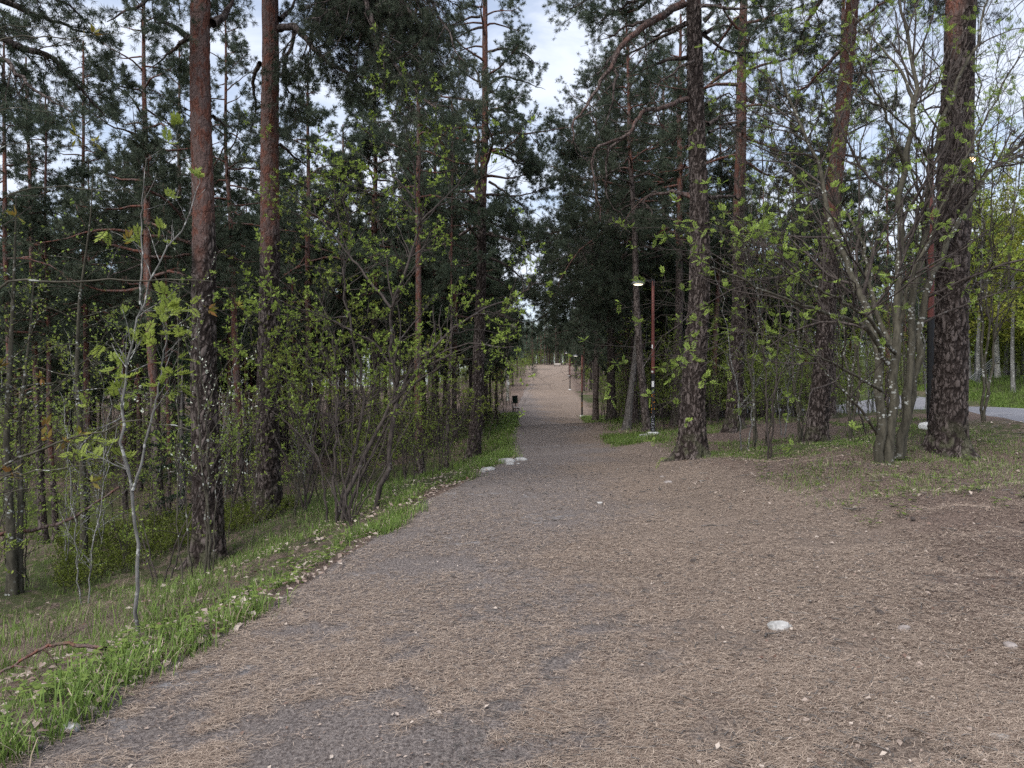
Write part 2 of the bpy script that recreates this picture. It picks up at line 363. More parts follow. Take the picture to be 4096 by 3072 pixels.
# ------------------------------------------------------------------ growth helpers
def resample(pts, n, smooth=2, jit=0.0, rng=None):
    p = np.asarray(pts, float); s = np.concatenate([[0], np.cumsum(np.linalg.norm(np.diff(p, axis=0), axis=1))])
    t = np.linspace(0, s[-1], n); q = np.stack([np.interp(t, s, p[:, k]) for k in range(3)], 1)
    for _ in range(smooth): q[1:-1] = .25 * q[:-2] + .5 * q[1:-1] + .25 * q[2:]
    if jit: q[1:] += rng.normal(size=(n - 1, 3)) * jit
    return q
def lerpP(P, idx, t):
    N = P.shape[1]; f = np.clip(t, 0, .9999) * (N - 1); i = f.astype(int); w = (f - i)[:, None]
    a, b = P[idx, i], P[idx, i + 1]
    return a * (1 - w) + b * w, nrm(b - a), i
def grow(rng, P, R, per_m, t0, t1, length, ang, n, wig, up, rr, flat=1.0, kmin=0, rmin=.0022):
    m = len(P); L = np.linalg.norm(np.diff(P, axis=1), axis=2).sum(1)
    cnt = np.maximum(kmin, rng.poisson(per_m * L * (t1 - t0))); idx = np.repeat(np.arange(m), cnt); k = len(idx)
    if k == 0: return np.zeros((0, n, 3)), np.zeros((0, n))
    t = rng.uniform(t0, t1, k); pos, tan, i = lerpP(P, idx, t)
    q = rng.normal(size=(k, 3)); q[:, 2] *= flat; q = nrm(q - (q * tan).sum(1, keepdims=True) * tan)
    a = (ang + rng.normal(size=k) * .2)[:, None]
    d = np.cos(a) * tan + np.sin(a) * q; d[:, 2] += up * .6; d = nrm(d)
    if isinstance(length, tuple): ln = rng.uniform(length[0], length[1], k)
    else: ln = length * L[idx] * (1.05 - .65 * t) * rng.uniform(.6, 1.3, k)
    C = np.zeros((k, n, 3)); C[:, 0] = pos
    for s in range(1, n):
        d = d + rng.normal(size=(k, 3)) * wig; d[:, 2] += up / n; d = nrm(d)
        C[:, s] = C[:, s - 1] + d * (ln / (n - 1))[:, None]
    r0 = np.maximum(np.minimum(R[idx, i] * rr, .004 + .012 * ln), rmin)
    Rc = np.maximum(r0[:, None] * np.linspace(1, .4, n)[None], rmin * .7)
    return C, Rc
def tufts(rng, mb, C, k, ln, w, mat, fr=(.25, 1.0), per=3, spread=.9, up=.25):
    m = len(C)
    if m == 0: return
    idx = np.repeat(np.arange(m), per); t = rng.uniform(fr[0], fr[1], m * per); t[::per] = 1.0
    pos, tan, _ = lerpP(C, idx, t)
    pos = np.repeat(pos, k, 0); tan = np.repeat(tan, k, 0)
    d = nrm(tan * .75 + rng.normal(size=tan.shape) * spread + np.array([0, 0, up]))
    l = ln * rng.uniform(.6, 1.25, len(pos))[:, None]
    sd = nrm(np.cross(d, rng.normal(size=d.shape))) * (w / 2)
    mid = pos + d * l * .5
    tip = pos + d * l
    V = np.stack([pos, mid + sd, tip, mid - sd], 1)
    shade = np.repeat(np.clip(rng.normal(.4, .25, m * per), 0, 1), k)
    mb.quads(V, shade, mat)
def simple_leaves(rng, mb, C, per, size, mat, fr=(.3, 1), tint=(.2, 1), asp=.5, up=.3, tips=3):
    m = len(C)
    if m == 0: return
    idx = np.repeat(np.arange(m), per); t = rng.uniform(fr[0], fr[1], m * per); t = np.where(np.arange(m * per) % per < tips, 1.0, t)
    pos, tan, _ = lerpP(C, idx, t)
    d = nrm(tan * .5 + rng.normal(size=tan.shape) * .7 + np.array([0, 0, up]))
    l = size * rng.uniform(.5, 1.2, len(pos))[:, None]
    sd = nrm(np.cross(d, rng.normal(size=d.shape) + np.array([0, 0, 1.2]))) * l * asp * .5
    st = pos + d * l * .12
    V = np.stack([st, st + d * l * .45 + sd, st + d * l, st + d * l * .45 - sd], 1)
    mb.quads(V, rng.uniform(tint[0], tint[1], len(pos)), mat)
def pinnate(rng, mb, pos, dirs, nl, lr, k, mat, tint=(.2, 1), droop=.15, wid=.36):
    P = np.repeat(pos, nl, 0); D = np.repeat(dirs, nl, 0); m = len(P)
    if m == 0: return
    e = nrm(D * .6 + rng.normal(size=D.shape) * .65 + np.array([0, 0, .25])); l = lr * rng.uniform(.55, 1.2, m)
    s = nrm(np.cross(e, np.array([0, 0, 1.0]) + rng.normal(size=e.shape) * .35)); nv = np.cross(s, e)
    tt = rng.uniform(tint[0], tint[1], m)
    for j in range(k):
        u = .3 + .62 * j / (k - 1)
        base = P + e * (l * u)[:, None] - nv * (0) + np.array([0, 0, -1]) * (droop * l * u * u)[:, None]
        ll = (l * .42 * (1 - .35 * abs(u - .55)))[:, None]
        for sg in (-1, 1):
            d = nrm(s * sg * .85 + e * .6 - nv * .1 * sg + rng.normal(size=e.shape) * .08); w = nrm(np.cross(d, nv)) * ll * wid * .5
            mb.quads(np.stack([base, base + d * ll * .5 + w, base + d * ll, base + d * ll * .5 - w], 1), tt, mat)
    base = P + e * l[:, None] * .95 + np.array([0, 0, -1]) * (droop * l)[:, None]; ll = (l * .42)[:, None]; w = s * ll * wid * .5
    mb.quads(np.stack([base, base + e * ll * .5 + w, base + e * ll, base + e * ll * .5 - w], 1), tt, mat)
    mb.tubes(np.stack([P, P + e * l[:, None] * .5 - np.array([0, 0, 1]) * (droop * l * .25)[:, None], base], 1), np.full((m, 3), .0016), 3, 0.0, mat)

def worley(p, seed):
    c = np.floor(p).astype(int); best = np.full((len(p), 2), 9.0)
    for dx in (-1, 0, 1):
        for dy in (-1, 0, 1):
            for dz in (-1, 0, 1):
                q = c + np.array([dx, dy, dz]); h = (q[:, 0] * 73856093 ^ q[:, 1] * 19349663 ^ q[:, 2] * 83492791 ^ seed * 9176) & 0xFFFFF
                f = np.stack([(h * 1103515245 + 12345 >> 4) & 1023, (h * 22695477 + 1 >> 7) & 1023, (h * 134775813 + 7 >> 5) & 1023], 1) / 1023.0
                d = np.linalg.norm(q + f - p, axis=1)
                b1 = np.minimum(best[:, 0], d); best[:, 1] = np.minimum(best[:, 1], np.maximum(best[:, 0], d)); best[:, 0] = b1
    return best[:, 1] - best[:, 0]
def trunk_mesh(mb, axis_pts, r, H, oh, near, seed, flare=.55, top_r=.22, mat=0, zmax_detail=10.0):
    rg = np.random.default_rng(seed)
    ax = np.asarray(axis_pts, float)
    dz = .03 if near else .3
    zs = np.concatenate([np.arange(-.35, min(zmax_detail, H), dz), np.arange(min(zmax_detail, H), H + .01, .4)]) if near else np.linspace(-.4, H, max(14, int(H / dz)))
    zs = np.unique(zs.round(4))
    x = np.interp(zs, ax[:, 2], ax[:, 0]); y = np.interp(zs, ax[:, 2], ax[:, 1])
    x += .015 * np.sin(zs * 1.3 + seed) + .02 * np.sin(zs * .6 + seed * 2); y += .015 * np.sin(zs * 1.1 + seed * 3)
    sides = 72 if near else 12
    th = np.arange(sides) / sides * 2 * pi
    rz = r * (1 - (1 - top_r) * np.clip(zs / H, 0, 1) ** 1.15) * (1 + flare * .45 * np.exp(-np.maximum(zs, 0) / .55))
    lob = flare * np.exp(-np.maximum(zs, -.1) / .16)[:, None] * (.45 + .55 * np.cos(th[None] * 5 + seed) + .35 * np.cos(th[None] * 3 + seed * 2))
    RR = rz[:, None] * (1 + lob * .75) * (1 + .04 * np.sin(2 * th[None] + seed + zs[:, None] * .5))
    a = sst(zs[:, None] + .5 * np.sin(th[None] * 2 + zs[:, None]), oh - 1.3, oh + 1.3) * np.ones((1, sides))
    crack = np.full(RR.shape, .5)
    V = np.stack([np.broadcast_to(x[:, None], RR.shape) + RR * np.cos(th), np.broadcast_to(y[:, None], RR.shape) + RR * np.sin(th), np.broadcast_to(zs[:, None], RR.shape)], -1)
    if near:
        p = V.reshape(-1, 3) * np.array([14, 14, 3.6]); p = p + .55 * np.sin(p[:, [1, 2, 0]] * 1.7 + 1) + .3 * np.sin(p[:, [2, 0, 1]] * 4.1)
        crack = np.clip(worley(p, seed), 0, .6).reshape(RR.shape)
        amp = .030 * (1 - .65 * a) * np.clip(r / .22, .5, 1.2)
        R2 = RR + amp * (sst(crack, 0, .35) - .6) + rg.normal(size=RR.shape) * .0022
        V[..., 0] = x[:, None] + R2 * np.cos(th); V[..., 1] = y[:, None] + R2 * np.sin(th)
    n = len(zs); i = np.arange(n - 1)[:, None] * sides; j = np.arange(sides)[None]; j2 = (j + 1) % sides
    mb.add(V, Q=np.stack([i + j, i + j2, i + sides + j2, i + sides + j], -1).reshape(-1, 4), a=a.ravel(), b=crack.ravel(), mat=mat)
    return lambda z: (np.array([np.interp(z, zs, x), np.interp(z, zs, y), z]), float(np.interp(z, zs, rz)))

DET = {  # needles per tuft, needle length, width, tufts per twiglet, twigs per m, twiglets per m
    'near': (28, .082, .0060, 4, 8.0, 10.5), 'mid': (18, .105, .0115, 4, 7.6, 9.6), 'far': (14, .15, .0195, 4, 7.0, 8.6), 'dense': (16, .12, .0105, 4, 8.0, 10.0)}
def foliage(rng, mb, P, R, det, wood=0, leafm=1, twig_len=.36, t0=.3, hang=.0, fine=(.18, .42)):
    k, ln, w, per, pm1, pm2 = DET[det]
    C1, R1 = grow(rng, P, R, pm1, t0, 1, twig_len, .85, 6, .22, .15 - hang, .55, flat=.55, kmin=2)
    C2, R2 = grow(rng, C1, R1, pm2, .2, 1, fine, .75, 4, .22, .25 - hang * 1.3, .6, flat=.7, kmin=2)
    mb.tubes(C1, R1, 3, .15, wood); mb.tubes(C2, R2, 3, .1, wood)
    tufts(rng, mb, C2, k, ln, w, leafm, per=per, up=.25 - hang * .6)
    tufts(rng, mb, C1, k, ln, w, leafm, fr=(.5, 1), per=3, up=.25 - hang * .6)

def auto_limbs(rng, axf, H, c0, nb, Lb, ntop=9, low_el=-.12):
    P, R = [], []
    az = rng.uniform(0, 6.28)
    for i in range(nb):
        u = (i + rng.uniform(0, 1)) / nb; h = c0 + (H - c0 - .3) * u
        az += 2.4 + rng.normal() * .35
        L = Lb * ((.62 + .38 * math.sin(min(1, u * 1.7) * pi)) * (1 - u) ** .55 + .12) * rng.uniform(.65, 1.2)
        el = low_el + (.75 - low_el) * u ** 1.3 + rng.normal() * .14
        d = np.array([cos(az) * cos(el), sin(az) * cos(el), sin(el)])
        c, r = axf(h); p = np.zeros((ntop, 3)); p[0] = c
        for s in range(1, ntop):
            d = d + rng.normal(size=3) * .16 + np.array([0, 0, -.05 if s < ntop * .5 else .09]); d /= np.linalg.norm(d)
            p[s] = p[s - 1] + d * L / (ntop - 1)
        P.append(p); R.append(np.linspace(min(r * .55, .016 + .014 * L), .005, ntop))
    return np.array(P), np.array(R)

def pine(label, bx, Y, pts, r, H, oh, c0, nb, Lb, det, seed, near=False, limbs=(), group=None, dead=6, name='pine_tree', flare=.55, low_el=-.12, hang=0.0, base=None, cat='pine tree', leafm='needles', extra=None, zd=9.5, twig_len=.36):
    rng = np.random.default_rng(seed)
    b = gp(bx, Y) if base is None else np.asarray(base, float)
    root = thing(name, label, cat, b, group)
    ax = [np.array([0, 0, -1.0]), np.zeros(3)]
    for (px, py) in pts:
        w = Wp(px, py, Y) - b; ax.append(w)
    d = (ax[-1] - ax[-2]) / max(ax[-1][2] - ax[-2][2], .1) if pts else np.array([0, 0, 1.0])
    d = d * np.array([.5, .5, 1]); 
    if ax[-1][2] < H: ax.append(ax[-1] + d * (H + .5 - ax[-1][2]))
    ax[0] = ax[1] - (ax[2] - ax[1]) / max(ax[2][2], .1)
    tm = MB(); axf = trunk_mesh(tm, np.array(ax), r, H, oh, near, seed, flare, zmax_detail=zd)
    # dead stubs below the crown
    if dead:
        P, R = [], []
        for _ in range(dead):
            h = rng.uniform(c0 * .35, c0 + 1); c, rr = axf(h); az = rng.uniform(0, 6.28); L = rng.uniform(.2, 1.1)
            dd = np.array([cos(az), sin(az), rng.uniform(-.5, .3)]); p = c + np.linspace(0, 1, 6)[:, None] * dd * (L + rr); p[2:] += rng.normal(size=(4, 3)) * .05 * L
            P.append(p); R.append(np.linspace(.018, .006, 6))
        tm.tubes(np.array(P), np.array(R), 5, .1)
    tm.build('trunk', ['pine'], root)
    cr = MB()
    if nb:
        P, R = auto_limbs(rng, axf, H, c0, nb, Lb, low_el=low_el)
        hz = P[:, 0, 2]
        cr.tubes(P, R, 5, np.repeat(np.clip((hz - oh + 1) / 2, 0, .8)[:, None], P.shape[1], 1), 0)
        foliage(rng, cr, P, R, det, hang=hang, twig_len=twig_len)
    for pl, r0, mode in limbs:           # limbs followed one by one: 'n' needled, 'h' hanging needles, 'd' bare and gnarled
        q = np.array([Wp(px, py, Y + dy) - b for px, py, dy in pl])
        L = np.linalg.norm(np.diff(q, axis=0), axis=1).sum(); n = max(8, int(L / .12))
        q = resample(q, n, 1, .012, rng); R = np.linspace(r0, r0 * .12, n)
        if mode == 'd':
            q[2:] += np.cumsum(rng.normal(size=(n - 2, 3)) * .016, 0) - np.linspace(0, 1, n - 2)[:, None] * 0; lb = MB(); lb.tubes(q, R, 7, .45 if r0 > .05 else .05)
            C1, R1 = grow(rng, q[None], R[None], 2.6, .2, 1, (.4, 1.2), .9, 9, .5, -.4, .5, rmin=.006)
            C2, R2 = grow(rng, C1, R1, 4, .2, 1, (.15, .55), .9, 6, .5, -.3, .6, rmin=.004)
            lb.tubes(C1, R1, 4, .05); lb.tubes(C2, R2, 3, .0)
            lb.build('branch', ['pine'], root)
        else:
            cr.tubes(q, R, 6, .25, 0)
            foliage(rng, cr, q[None], R[None], det, hang=.55 if mode == 'h' else 0, twig_len=.30, t0=.2, fine=(.2, .5))
    if extra: extra(rng, cr, root, b)
    if cr.V: cr.build('crown', ['pine', leafm], root)
    return root

# ------------------------------------------------------------------ the pines one can point to
def c1(x, y, dy=0): return (x / 1.508 / 4, y / 1.508 / 4, dy)
def c2(x, y, dy=0): return ((1000 + x / 1.508) / 4, y / 1.508 / 4, dy)
def c3(x, y, dy=0): return ((2000 + x / 1.508) / 4, y / 1.508 / 4, dy)
def c4(x, y, dy=0): return ((2996 + x / 1.508) / 4, y / 1.508 / 4, dy)
def c5(x, y, dy=0): return (x / 1.508 / 4, (1000 + y / 1.508) / 4, dy)
def c6(x, y, dy=0): return ((1000 + x / 1.508) / 4, (1000 + y / 1.508) / 4, dy)
def c7(x, y, dy=0): return ((2000 + x / 1.508) / 4, (1000 + y / 1.508) / 4, dy)
def c8(x, y, dy=0): return ((2996 + x / 1.508) / 4, (1000 + y / 1.508) / 4, dy)
def c9(x, y, dy=0): return (x / 1.62 / 4, (2100 + y / 1.62) / 4, dy)

pine('thick pine with plated dark foot and orange top, nearest big trunk on the left slope', 207, 11.2, [(206, 400), (204, 250), (200, 0)], .20, 19, 5.0, 9, 26, 3.2, 'near', 1, near=True, dead=0, flare=.6,
     limbs=[([c1(1140, 240), c1(1080, 180), c1(1000, 140, -.4), c1(920, 128, -.8)], .05, 'h'), ([c1(1140, 220), c1(1060, 290, .3), c1(980, 350, .5), c1(900, 420, .6)], .04, 'h'),
            ([c1(1280, 140), c1(1350, 95, .3), c1(1400, 20, .6), c1(1440, -60, .8)], .075, 'h'),
            ([c1(1145, -60), c1(1000, -40, -.5), c1(800, 40, -.9), c1(650, 130, -1.2)], .06, 'h'),
            ([c1(1285, 700), c1(1340, 740, .4), c1(1430, 800, .9)], .03, 'n')])
pine('tall dark red pine trunk right of the nearest big trunk on the left slope', 269, 14, [(269, 380), (269, 200), (270, 0)], .215, 20, 5.2, 10, 26, 3.4, 'near', 2, near=True, dead=0, flare=.65, zd=8.7,
     limbs=[([c2(180, 175), c2(265, 150, -.3), c2(345, 240, -.7), c2(420, 340, -.9), c2(520, 410, -1.1), c2(640, 460, -1.4), c2(780, 485, -1.6)], .075, 'h'),
            ([c2(150, -320), c2(500, -200, -1), c2(690, -40, -2), c2(740, 170, -2.3), c2(830, 320, -2.6), c2(930, 470, -2.8), c2(1030, 580, -3.0), c2(1120, 650, -3.1)], .09, 'h'),
            ([c2(160, -260), c2(560, -190, -.8), c2(800, -120, -1.5), c2(960, 60, -2), c2(1080, 250, -2.2), c2(1180, 420, -2.4)], .08, 'h'),
            ([c2(160, -200), c2(380, -120, 0), c2(600, -20, -.3), c2(800, 60, -.5), c2(950, 180, -.6), c2(1000, 330, -.7)], .07, 'h'),
            ([c2(160, -300), c2(620, -260, -1.2), c2(900, -160, -2), c2(1080, -20, -2.4), c2(1190, 180, -2.6), c2(1260, 360, -2.7)], .08, 'h'),
            ([c2(160, -240), c2(500, -160, -.6), c2(780, -20, -1.2), c2(880, 160, -1.4), c2(930, 330, -1.5), c2(1010, 480, -1.6)], .07, 'h'),
            ([c2(160, -100), c2(330, -60, .3), c2(520, 20, .5), c2(700, 160, .7), c2(800, 330, .8), c2(840, 470, .8)], .06, 'h'),
            ([c2(60, 380), c2(30, 450, .3), c2(10, 540, .5), c2(45, 640, .7), c2(20, 720, .9), c2(0, 800, 1)], .05, 'h'),
            ([c2(180, 120), c2(250, 60, .4), c2(280, -30, .8)], .06, 'h'),
            ([c2(270, 150), c2(265, 250, -.3), c2(205, 370, -.4), c2(195, 470, -.5), c2(230, 550, -.6), c2(290, 620, -.7), c2(270, 720, -.8)], .045, 'h'),
            ([c2(180, 870), c2(260, 940, .5), c2(380, 1030, 1.2)], .035, 'n')])
# leaning in from outside the frame on the left
pine('dark pine boughs hanging in at the top left corner from a trunk outside the frame', -75, 9.6, [(-70, 200), (-60, 0)], .19, 17, 6, 7.5, 18, 3.2, 'near', 3, near=False, dead=0,
     limbs=[([c1(-420, 60), c1(-150, 180), c1(0, 230, .2), c1(150, 290, .4), c1(290, 320, .6), c1(390, 430, .8), c1(450, 510, 1), c1(560, 620, 1.2), c1(640, 700, 1.3)], .075, 'h'),
            ([c1(-420, 200), c1(-150, 310), c1(30, 350, -.2), c1(100, 440, -.3), c1(200, 540, -.4), c1(330, 620, -.5), c1(430, 680, -.5)], .055, 'h'),
            ([c1(-420, -80), c1(-100, -30), c1(50, 20, .3), c1(180, 80, .6), c1(330, 130, 1), c1(480, 190, 1.4), c1(640, 230, 1.8)], .06, 'h'),
            ([c1(-420, -160), c1(0, -120, .2), c1(300, -40, .5), c1(450, 60, .8), c1(560, 160, 1.1)], .055, 'h'),
            ([c1(-420, 560), c1(-200, 640), c1(0, 760, .3), c1(90, 860, .5)], .04, 'h')])
pine('slim bright orange pine leaning left, behind the white stemmed sapling', 160, 17, [(155, 430), (150, 300), (145, 170), (143, 0)], .115, 13.0, 3.0, 5.2, 39, 2.38, 'mid', 4)
pine('slim orange pine trunk standing between the two biggest trunks on the left', 243, 19, [(238, 400), (232, 270), (226, 150), (226, 60)], .095, 13, 2.4, 6.4, 33, 2.25, 'mid', 5)
pine('straight orange pine beside a lichen spotted grey stem at the far left', 85, 20, [(87, 400), (85, 300), (84, 200), (83, 80)], .095, 13.5, 3.2, 6.0, 36, 2.38, 'mid', 6)
pine('thin orange pine with bare knobbly trunk at the far left, leaning right at its foot', 55, 18.5, [(50, 420), (48, 300), (45, 180)], .07, 11.5, 2.2, 5.6, 24, 1.6, 'mid', 7)
pine('dull brown pine leaning left at the far left, beside a thin orange one', 44, 19, [(38, 420), (33, 320), (29, 180)], .095, 12.5, 4.0, 5.4, 26, 1.8, 'mid', 8)
pine('grey brown pine trunk nearest the left edge of the view', 12, 17.5, [(9, 400), (6, 250)], .09, 12.5, 4.2, 5.0, 26, 1.9, 'mid', 9)
pine('dark straight pine trunk close left of the nearest big trunk', 181, 21, [(180, 300), (179, 170)], .11, 13.5, 6.5, 5.4, 36, 2.50, 'mid', 10)
pine('very thin orange pine stem right of the slim bright orange leaning pine', 170, 20, [(168, 430), (166, 340)], .055, 9.5, 1.5, 4.2, 22, 1.4, 'mid', 12)
pine('tall crooked armed pine at the left path edge by the white stones', 472, 24, [(477, 400), (480, 330), (482, 250), (484, 140), (485, 60), (485, 0)], .20, 17.5, 8.6, 6.0, 46, 3.6, 'mid', 13, near=True, zd=14, dead=4,
     limbs=[([c2(1380, 1240), c2(1360, 1000, -.2), c2(1368, 850, -.3), c2(1340, 760, -.3), c2(1345, 650, -.4), c2(1310, 615, -.5)], .11, 'd'),
            ([c2(1375, 1225), c2(1300, 1150, .2), c2(1210, 1070, .4)], .06, 'd'),
            ([c2(1440, 910), c2(1500, 895), c2(1590, 925, .3), c2(1660, 975, .6)], .055, 'n'), ([c2(1440, 1095), c2(1550, 1160), c2(1640, 1230, .4), c2(1690, 1320, .6)], .045, 'd'),
            ([c2(1440, 1405), c2(1550, 1435), c2(1659, 1500, -.4), c2(1760, 1570, -.8)], .06, 'n'), ([c2(1440, 820), c2(1500, 808), c2(1520, 862), c2(1640, 862, .4)], .045, 'n'),
            ([c2(1440, 680), c2(1500, 655), c2(1620, 700), c2(1720, 760)], .05, 'n'), ([c2(1445, 540), c2(1460, 480), c2(1540, 458), c2(1640, 490), c2(1780, 540)], .05, 'n'),
            ([c2(1448, 310), c2(1540, 290), c2(1660, 330), c2(1760, 400)], .05, 'n'), ([c2(1400, 165), c2(1320, 185), c2(1280, 215), c2(1180, 240)], .05, 'n'), ([c2(1390, 100), c2(1310, 108), c2(1200, 160), c2(1120, 160)], .05, 'n'),
            ([c2(1390, 530), c2(1370, 420), c2(1300, 380), c2(1240, 400)], .05, 'n')])
pine('straight orange pine behind the leafy bird cherry on the left of the path', 420, 20, [(419, 380), (418, 260)], .105, 14, 1.2, 7.5, 26, 2.0, 'mid', 14, low_el=.0)
pine('slender brown pine left of the path, beside the big pine near the white stones', 447, 22, [(449, 400), (451, 300)], .055, 11, 6.0, 6.0, 22, 1.5, 'mid', 15)
pine('narrow red brown pine just left of the bench', 496, 50, [(496, 360), (497, 300)], .10, 13, 2.0, 7.0, 24, 2.0, 'mid', 16)

def broom(rng, cr, root, b):
    for px, py, dy, sz in ((636, 205, -.5, 1.0), (600, 250, -.6, 1.2), (617, 238, -.2, 1.0)):
        c = Wp(px, py, 31 + dy) - b; P = []
        for _ in range(16):
            d = nrm(rng.normal(size=3) + np.array([-.9, 0, -.5])); P.append(c + np.linspace(0, 1, 6)[:, None] * d * sz + rng.normal(size=(6, 3)) * .05)
        P = np.array(P); R = np.tile(np.linspace(.014, .005, 6), (len(P), 1)); mb = MB()
        mb.tubes(P, R, 3)
        C1, R1 = grow(rng, P, R, 9, .1, 1, (.25, .6), .8, 5, .4, -.2, .7, rmin=.005); mb.tubes(C1, R1, 3)
        C2, R2 = grow(rng, C1, R1, 7, .1, 1, (.15, .35), .8, 4, .4, -.2, .7, rmin=.004); mb.tubes(C2, R2, 3)
        mb.build('dead_twigs', ['dead'], root)
R1L = [([c3(1110, 20), c3(920, 120, -.4), c3(830, 200, -.7), c3(720, 310, -1.1), c3(680, 410, -1.3), c3(600, 500, -1.5), c3(530, 600, -1.7), c3(450, 720, -1.9), c3(450, 800, -2), c3(430, 880, -2)], .085, 'd'),
       ([c3(1140, 600), c3(1040, 620, -.3), c3(960, 655, -.5), c3(880, 660, -.8), c3(760, 830, -1.1), c3(700, 855, -1.2), c3(610, 860, -1.4), c3(570, 960, -1.5), c3(585, 1100, -1.6), c3(640, 1330, -1.6)], .055, 'd'),
       ([c3(1130, 345), c3(1000, 360, .3), c3(960, 380, .4), c3(880, 400, .6), c3(830, 470, .8), c3(780, 560, .9)], .045, 'd'),
       ([c3(1170, 370, -.2), c3(1080, 410, -.5), c3(960, 480, -.8), c3(920, 560, -.9), c3(880, 640, -1)], .035, 'd'),
       ([c3(1160, 1190), c3(1050, 1160, .3), c3(960, 1180, .6), c3(880, 1230, .8), c3(780, 1330, 1)], .055, 'd'),
       ([c3(930, 120, -.4), c3(850, 128, -.5), c3(780, 160, -.5), c3(720, 180, -.5), c3(660, 250, -.6), c3(590, 250, -.6)], .045, 'd'),
       ([c3(690, 420, -1.3), c3(730, 450, -1.3), c3(690, 500, -1.3), c3(705, 600, -1.3), c3(680, 700, -1.2), c3(620, 800, -1.2)], .035, 'd'),
       ([c3(760, 830, -1.1), c3(660, 870, -1), c3(645, 980, -1), c3(655, 1100, -1), c3(680, 1240, -1), c3(800, 1350, -1)], .03, 'd'),
       ([c3(1230, 130, -.2), c3(1290, 60, -.3), c3(1290, 20, -.3), c3(1200, 15, -.4), c3(1180, 80, -.4)], .05, 'd'),
       ([c3(1235, 200), c3(1330, 165, .5), c3(1430, 150, 1.2)], .05, 'd'), ([c3(1260, 1190), c3(1400, 1200, .6), c3(1500, 1260, 1.2)], .05, 'd'),
       ([c3(1250, 630), c3(1330, 580, .5), c3(1440, 570, 1)], .035, 'd'), ([c3(1255, 750), c3(1350, 700, .5), c3(1440, 705, 1)], .045, 'd'), ([c3(1260, 800), c3(1340, 770, .6), c3(1430, 775, 1)], .035, 'd'),
       ([c3(1120, 140), c3(1040, 170, .4), c3(930, 220, .8), c3(860, 230, 1.2)], .05, 'n'),
       ([c3(1100, -40), c3(800, -60, -.6), c3(560, -20, -1), c3(420, 60, -1.4)], .07, 'n'), ([c3(1110, -120), c3(900, -40, .6), c3(700, 60, 1.4), c3(560, 170, 1.8)], .06, 'n')]
pine('stout plate barked pine with gnarled bare limbs, right of the graffiti lamp post', 692, 15, [(699, 300), (697, 150), (693, 0)], .232, 17, 9.5, 8.5, 26, 3.6, 'near', 21, near=True, limbs=R1L, dead=0, flare=.8, zd=9.7)
pine('dark pine with red upper trunk behind and right of the stout plate barked pine', 734, 21, [(738, 300), (741, 150), (743, 0)], .215, 17, 6.5, 7.5, 30, 3.2, 'mid', 22, near=True, flare=.8, zd=12.6)
pine('leaning pine with bright orange upper trunk, left of the many stemmed rowan', 815, 16.5, [(822, 380), (830, 250), (840, 130), (852, 0)], .215, 17.5, 5.2, 9, 26, 3.2, 'near', 23, near=True, flare=.6, zd=10.3)
pine('broad plate barked pine hiding a lamp post, right of the many stemmed rowan', 949, 12, [(951, 350), (953, 200), (957, 0)], .258, 18, 7.0, 9.5, 24, 3.4, 'near', 24, near=True, flare=.6, zd=8.2)
pine('greyish pine trunk hidden behind the broad plate barked pine at the right', 955, 15.5, [(960, 300), (966, 150), (973, 0)], .17, 17, 11, 9, 24, 3.0, 'near', 25)
pine('dark grey pine standing behind the leaning orange topped pine', 829, 24, [(836, 200), (841, 80), (844, 0)], .16, 15, 12, 6.5, 30, 2.8, 'mid', 26)
pine('dark pine trunk between the graffiti lamp post and the stout plate barked pine', 678, 28, [(679, 250), (680, 120)], .19, 15.5, 7.0, 6.0, 42, 3.4, 'dense', 27, zd=10)
pine('heavy crowned dark pine farthest left of the group by the graffiti lamp post', 612, 33, [(609, 280), (606, 120)], .20, 16, 9, 6.2, 46, 5.2, 'dense', 28, low_el=-.3, hang=.15, twig_len=.42)
pine('black trunked pine with wide low boughs over the path and grey dead twigs', 634, 30, [(633, 260), (630, 120)], .16, 15.5, 8, 6.0, 46, 5.6, 'dense', 29, low_el=-.3, hang=.15, twig_len=.42, extra=broom,
     limbs=[([(633, 300, 0), (620, 306, -.5), (600, 318, -.8), (575, 328, -1), (545, 335, -1.2)], .06, 'd'), ([(633, 330, 0), (612, 338, .5), (595, 352, .8), (580, 372, 1), (560, 380, 1.3)], .05, 'd'), ([(633, 285, 0), (610, 288, .5), (590, 300, .7), (570, 298, .8)], .05, 'd')])
pine('leaning dark pine right beside the graffiti lamp post', 648, 25.2, [(640, 360), (636, 280), (630, 150)], .135, 14.5, 9, 7.2, 34, 2.4, 'dense', 30, low_el=-.1, hang=.0)
pine('dense dark pine closing the gap behind the heavy crowned pine, right of the sky gap', 596, 46, [(596, 250)], .19, 19, 8, 6.5, 50, 4.6, 'dense', 34)
pine('dense dark pine filling the skyline between the lamp post and the plate barked pine', 664, 36, [(664, 200)], .18, 18, 9, 7, 46, 4.0, 'dense', 35)
pine('slim orange pine rising behind the heavy crowned dark pines near the lamp post', 627, 39, [(627, 300), (626, 200)], .11, 15, 3.0, 6.0, 30, 2.6, 'mid', 31)
pine('slim orange pine seen just left of the lamp post pole', 645, 37, [(643, 300), (641, 220)], .10, 14, 3.0, 6.5, 28, 2.4, 'mid', 32)
pine('pine with peeled pale patch and blackened foot behind the stout plate barked pine', 714, 30, [(716, 330), (719, 240)], .115, 13, 1.9, 6.0, 26, 2.2, 'mid', 33, flare=.7)
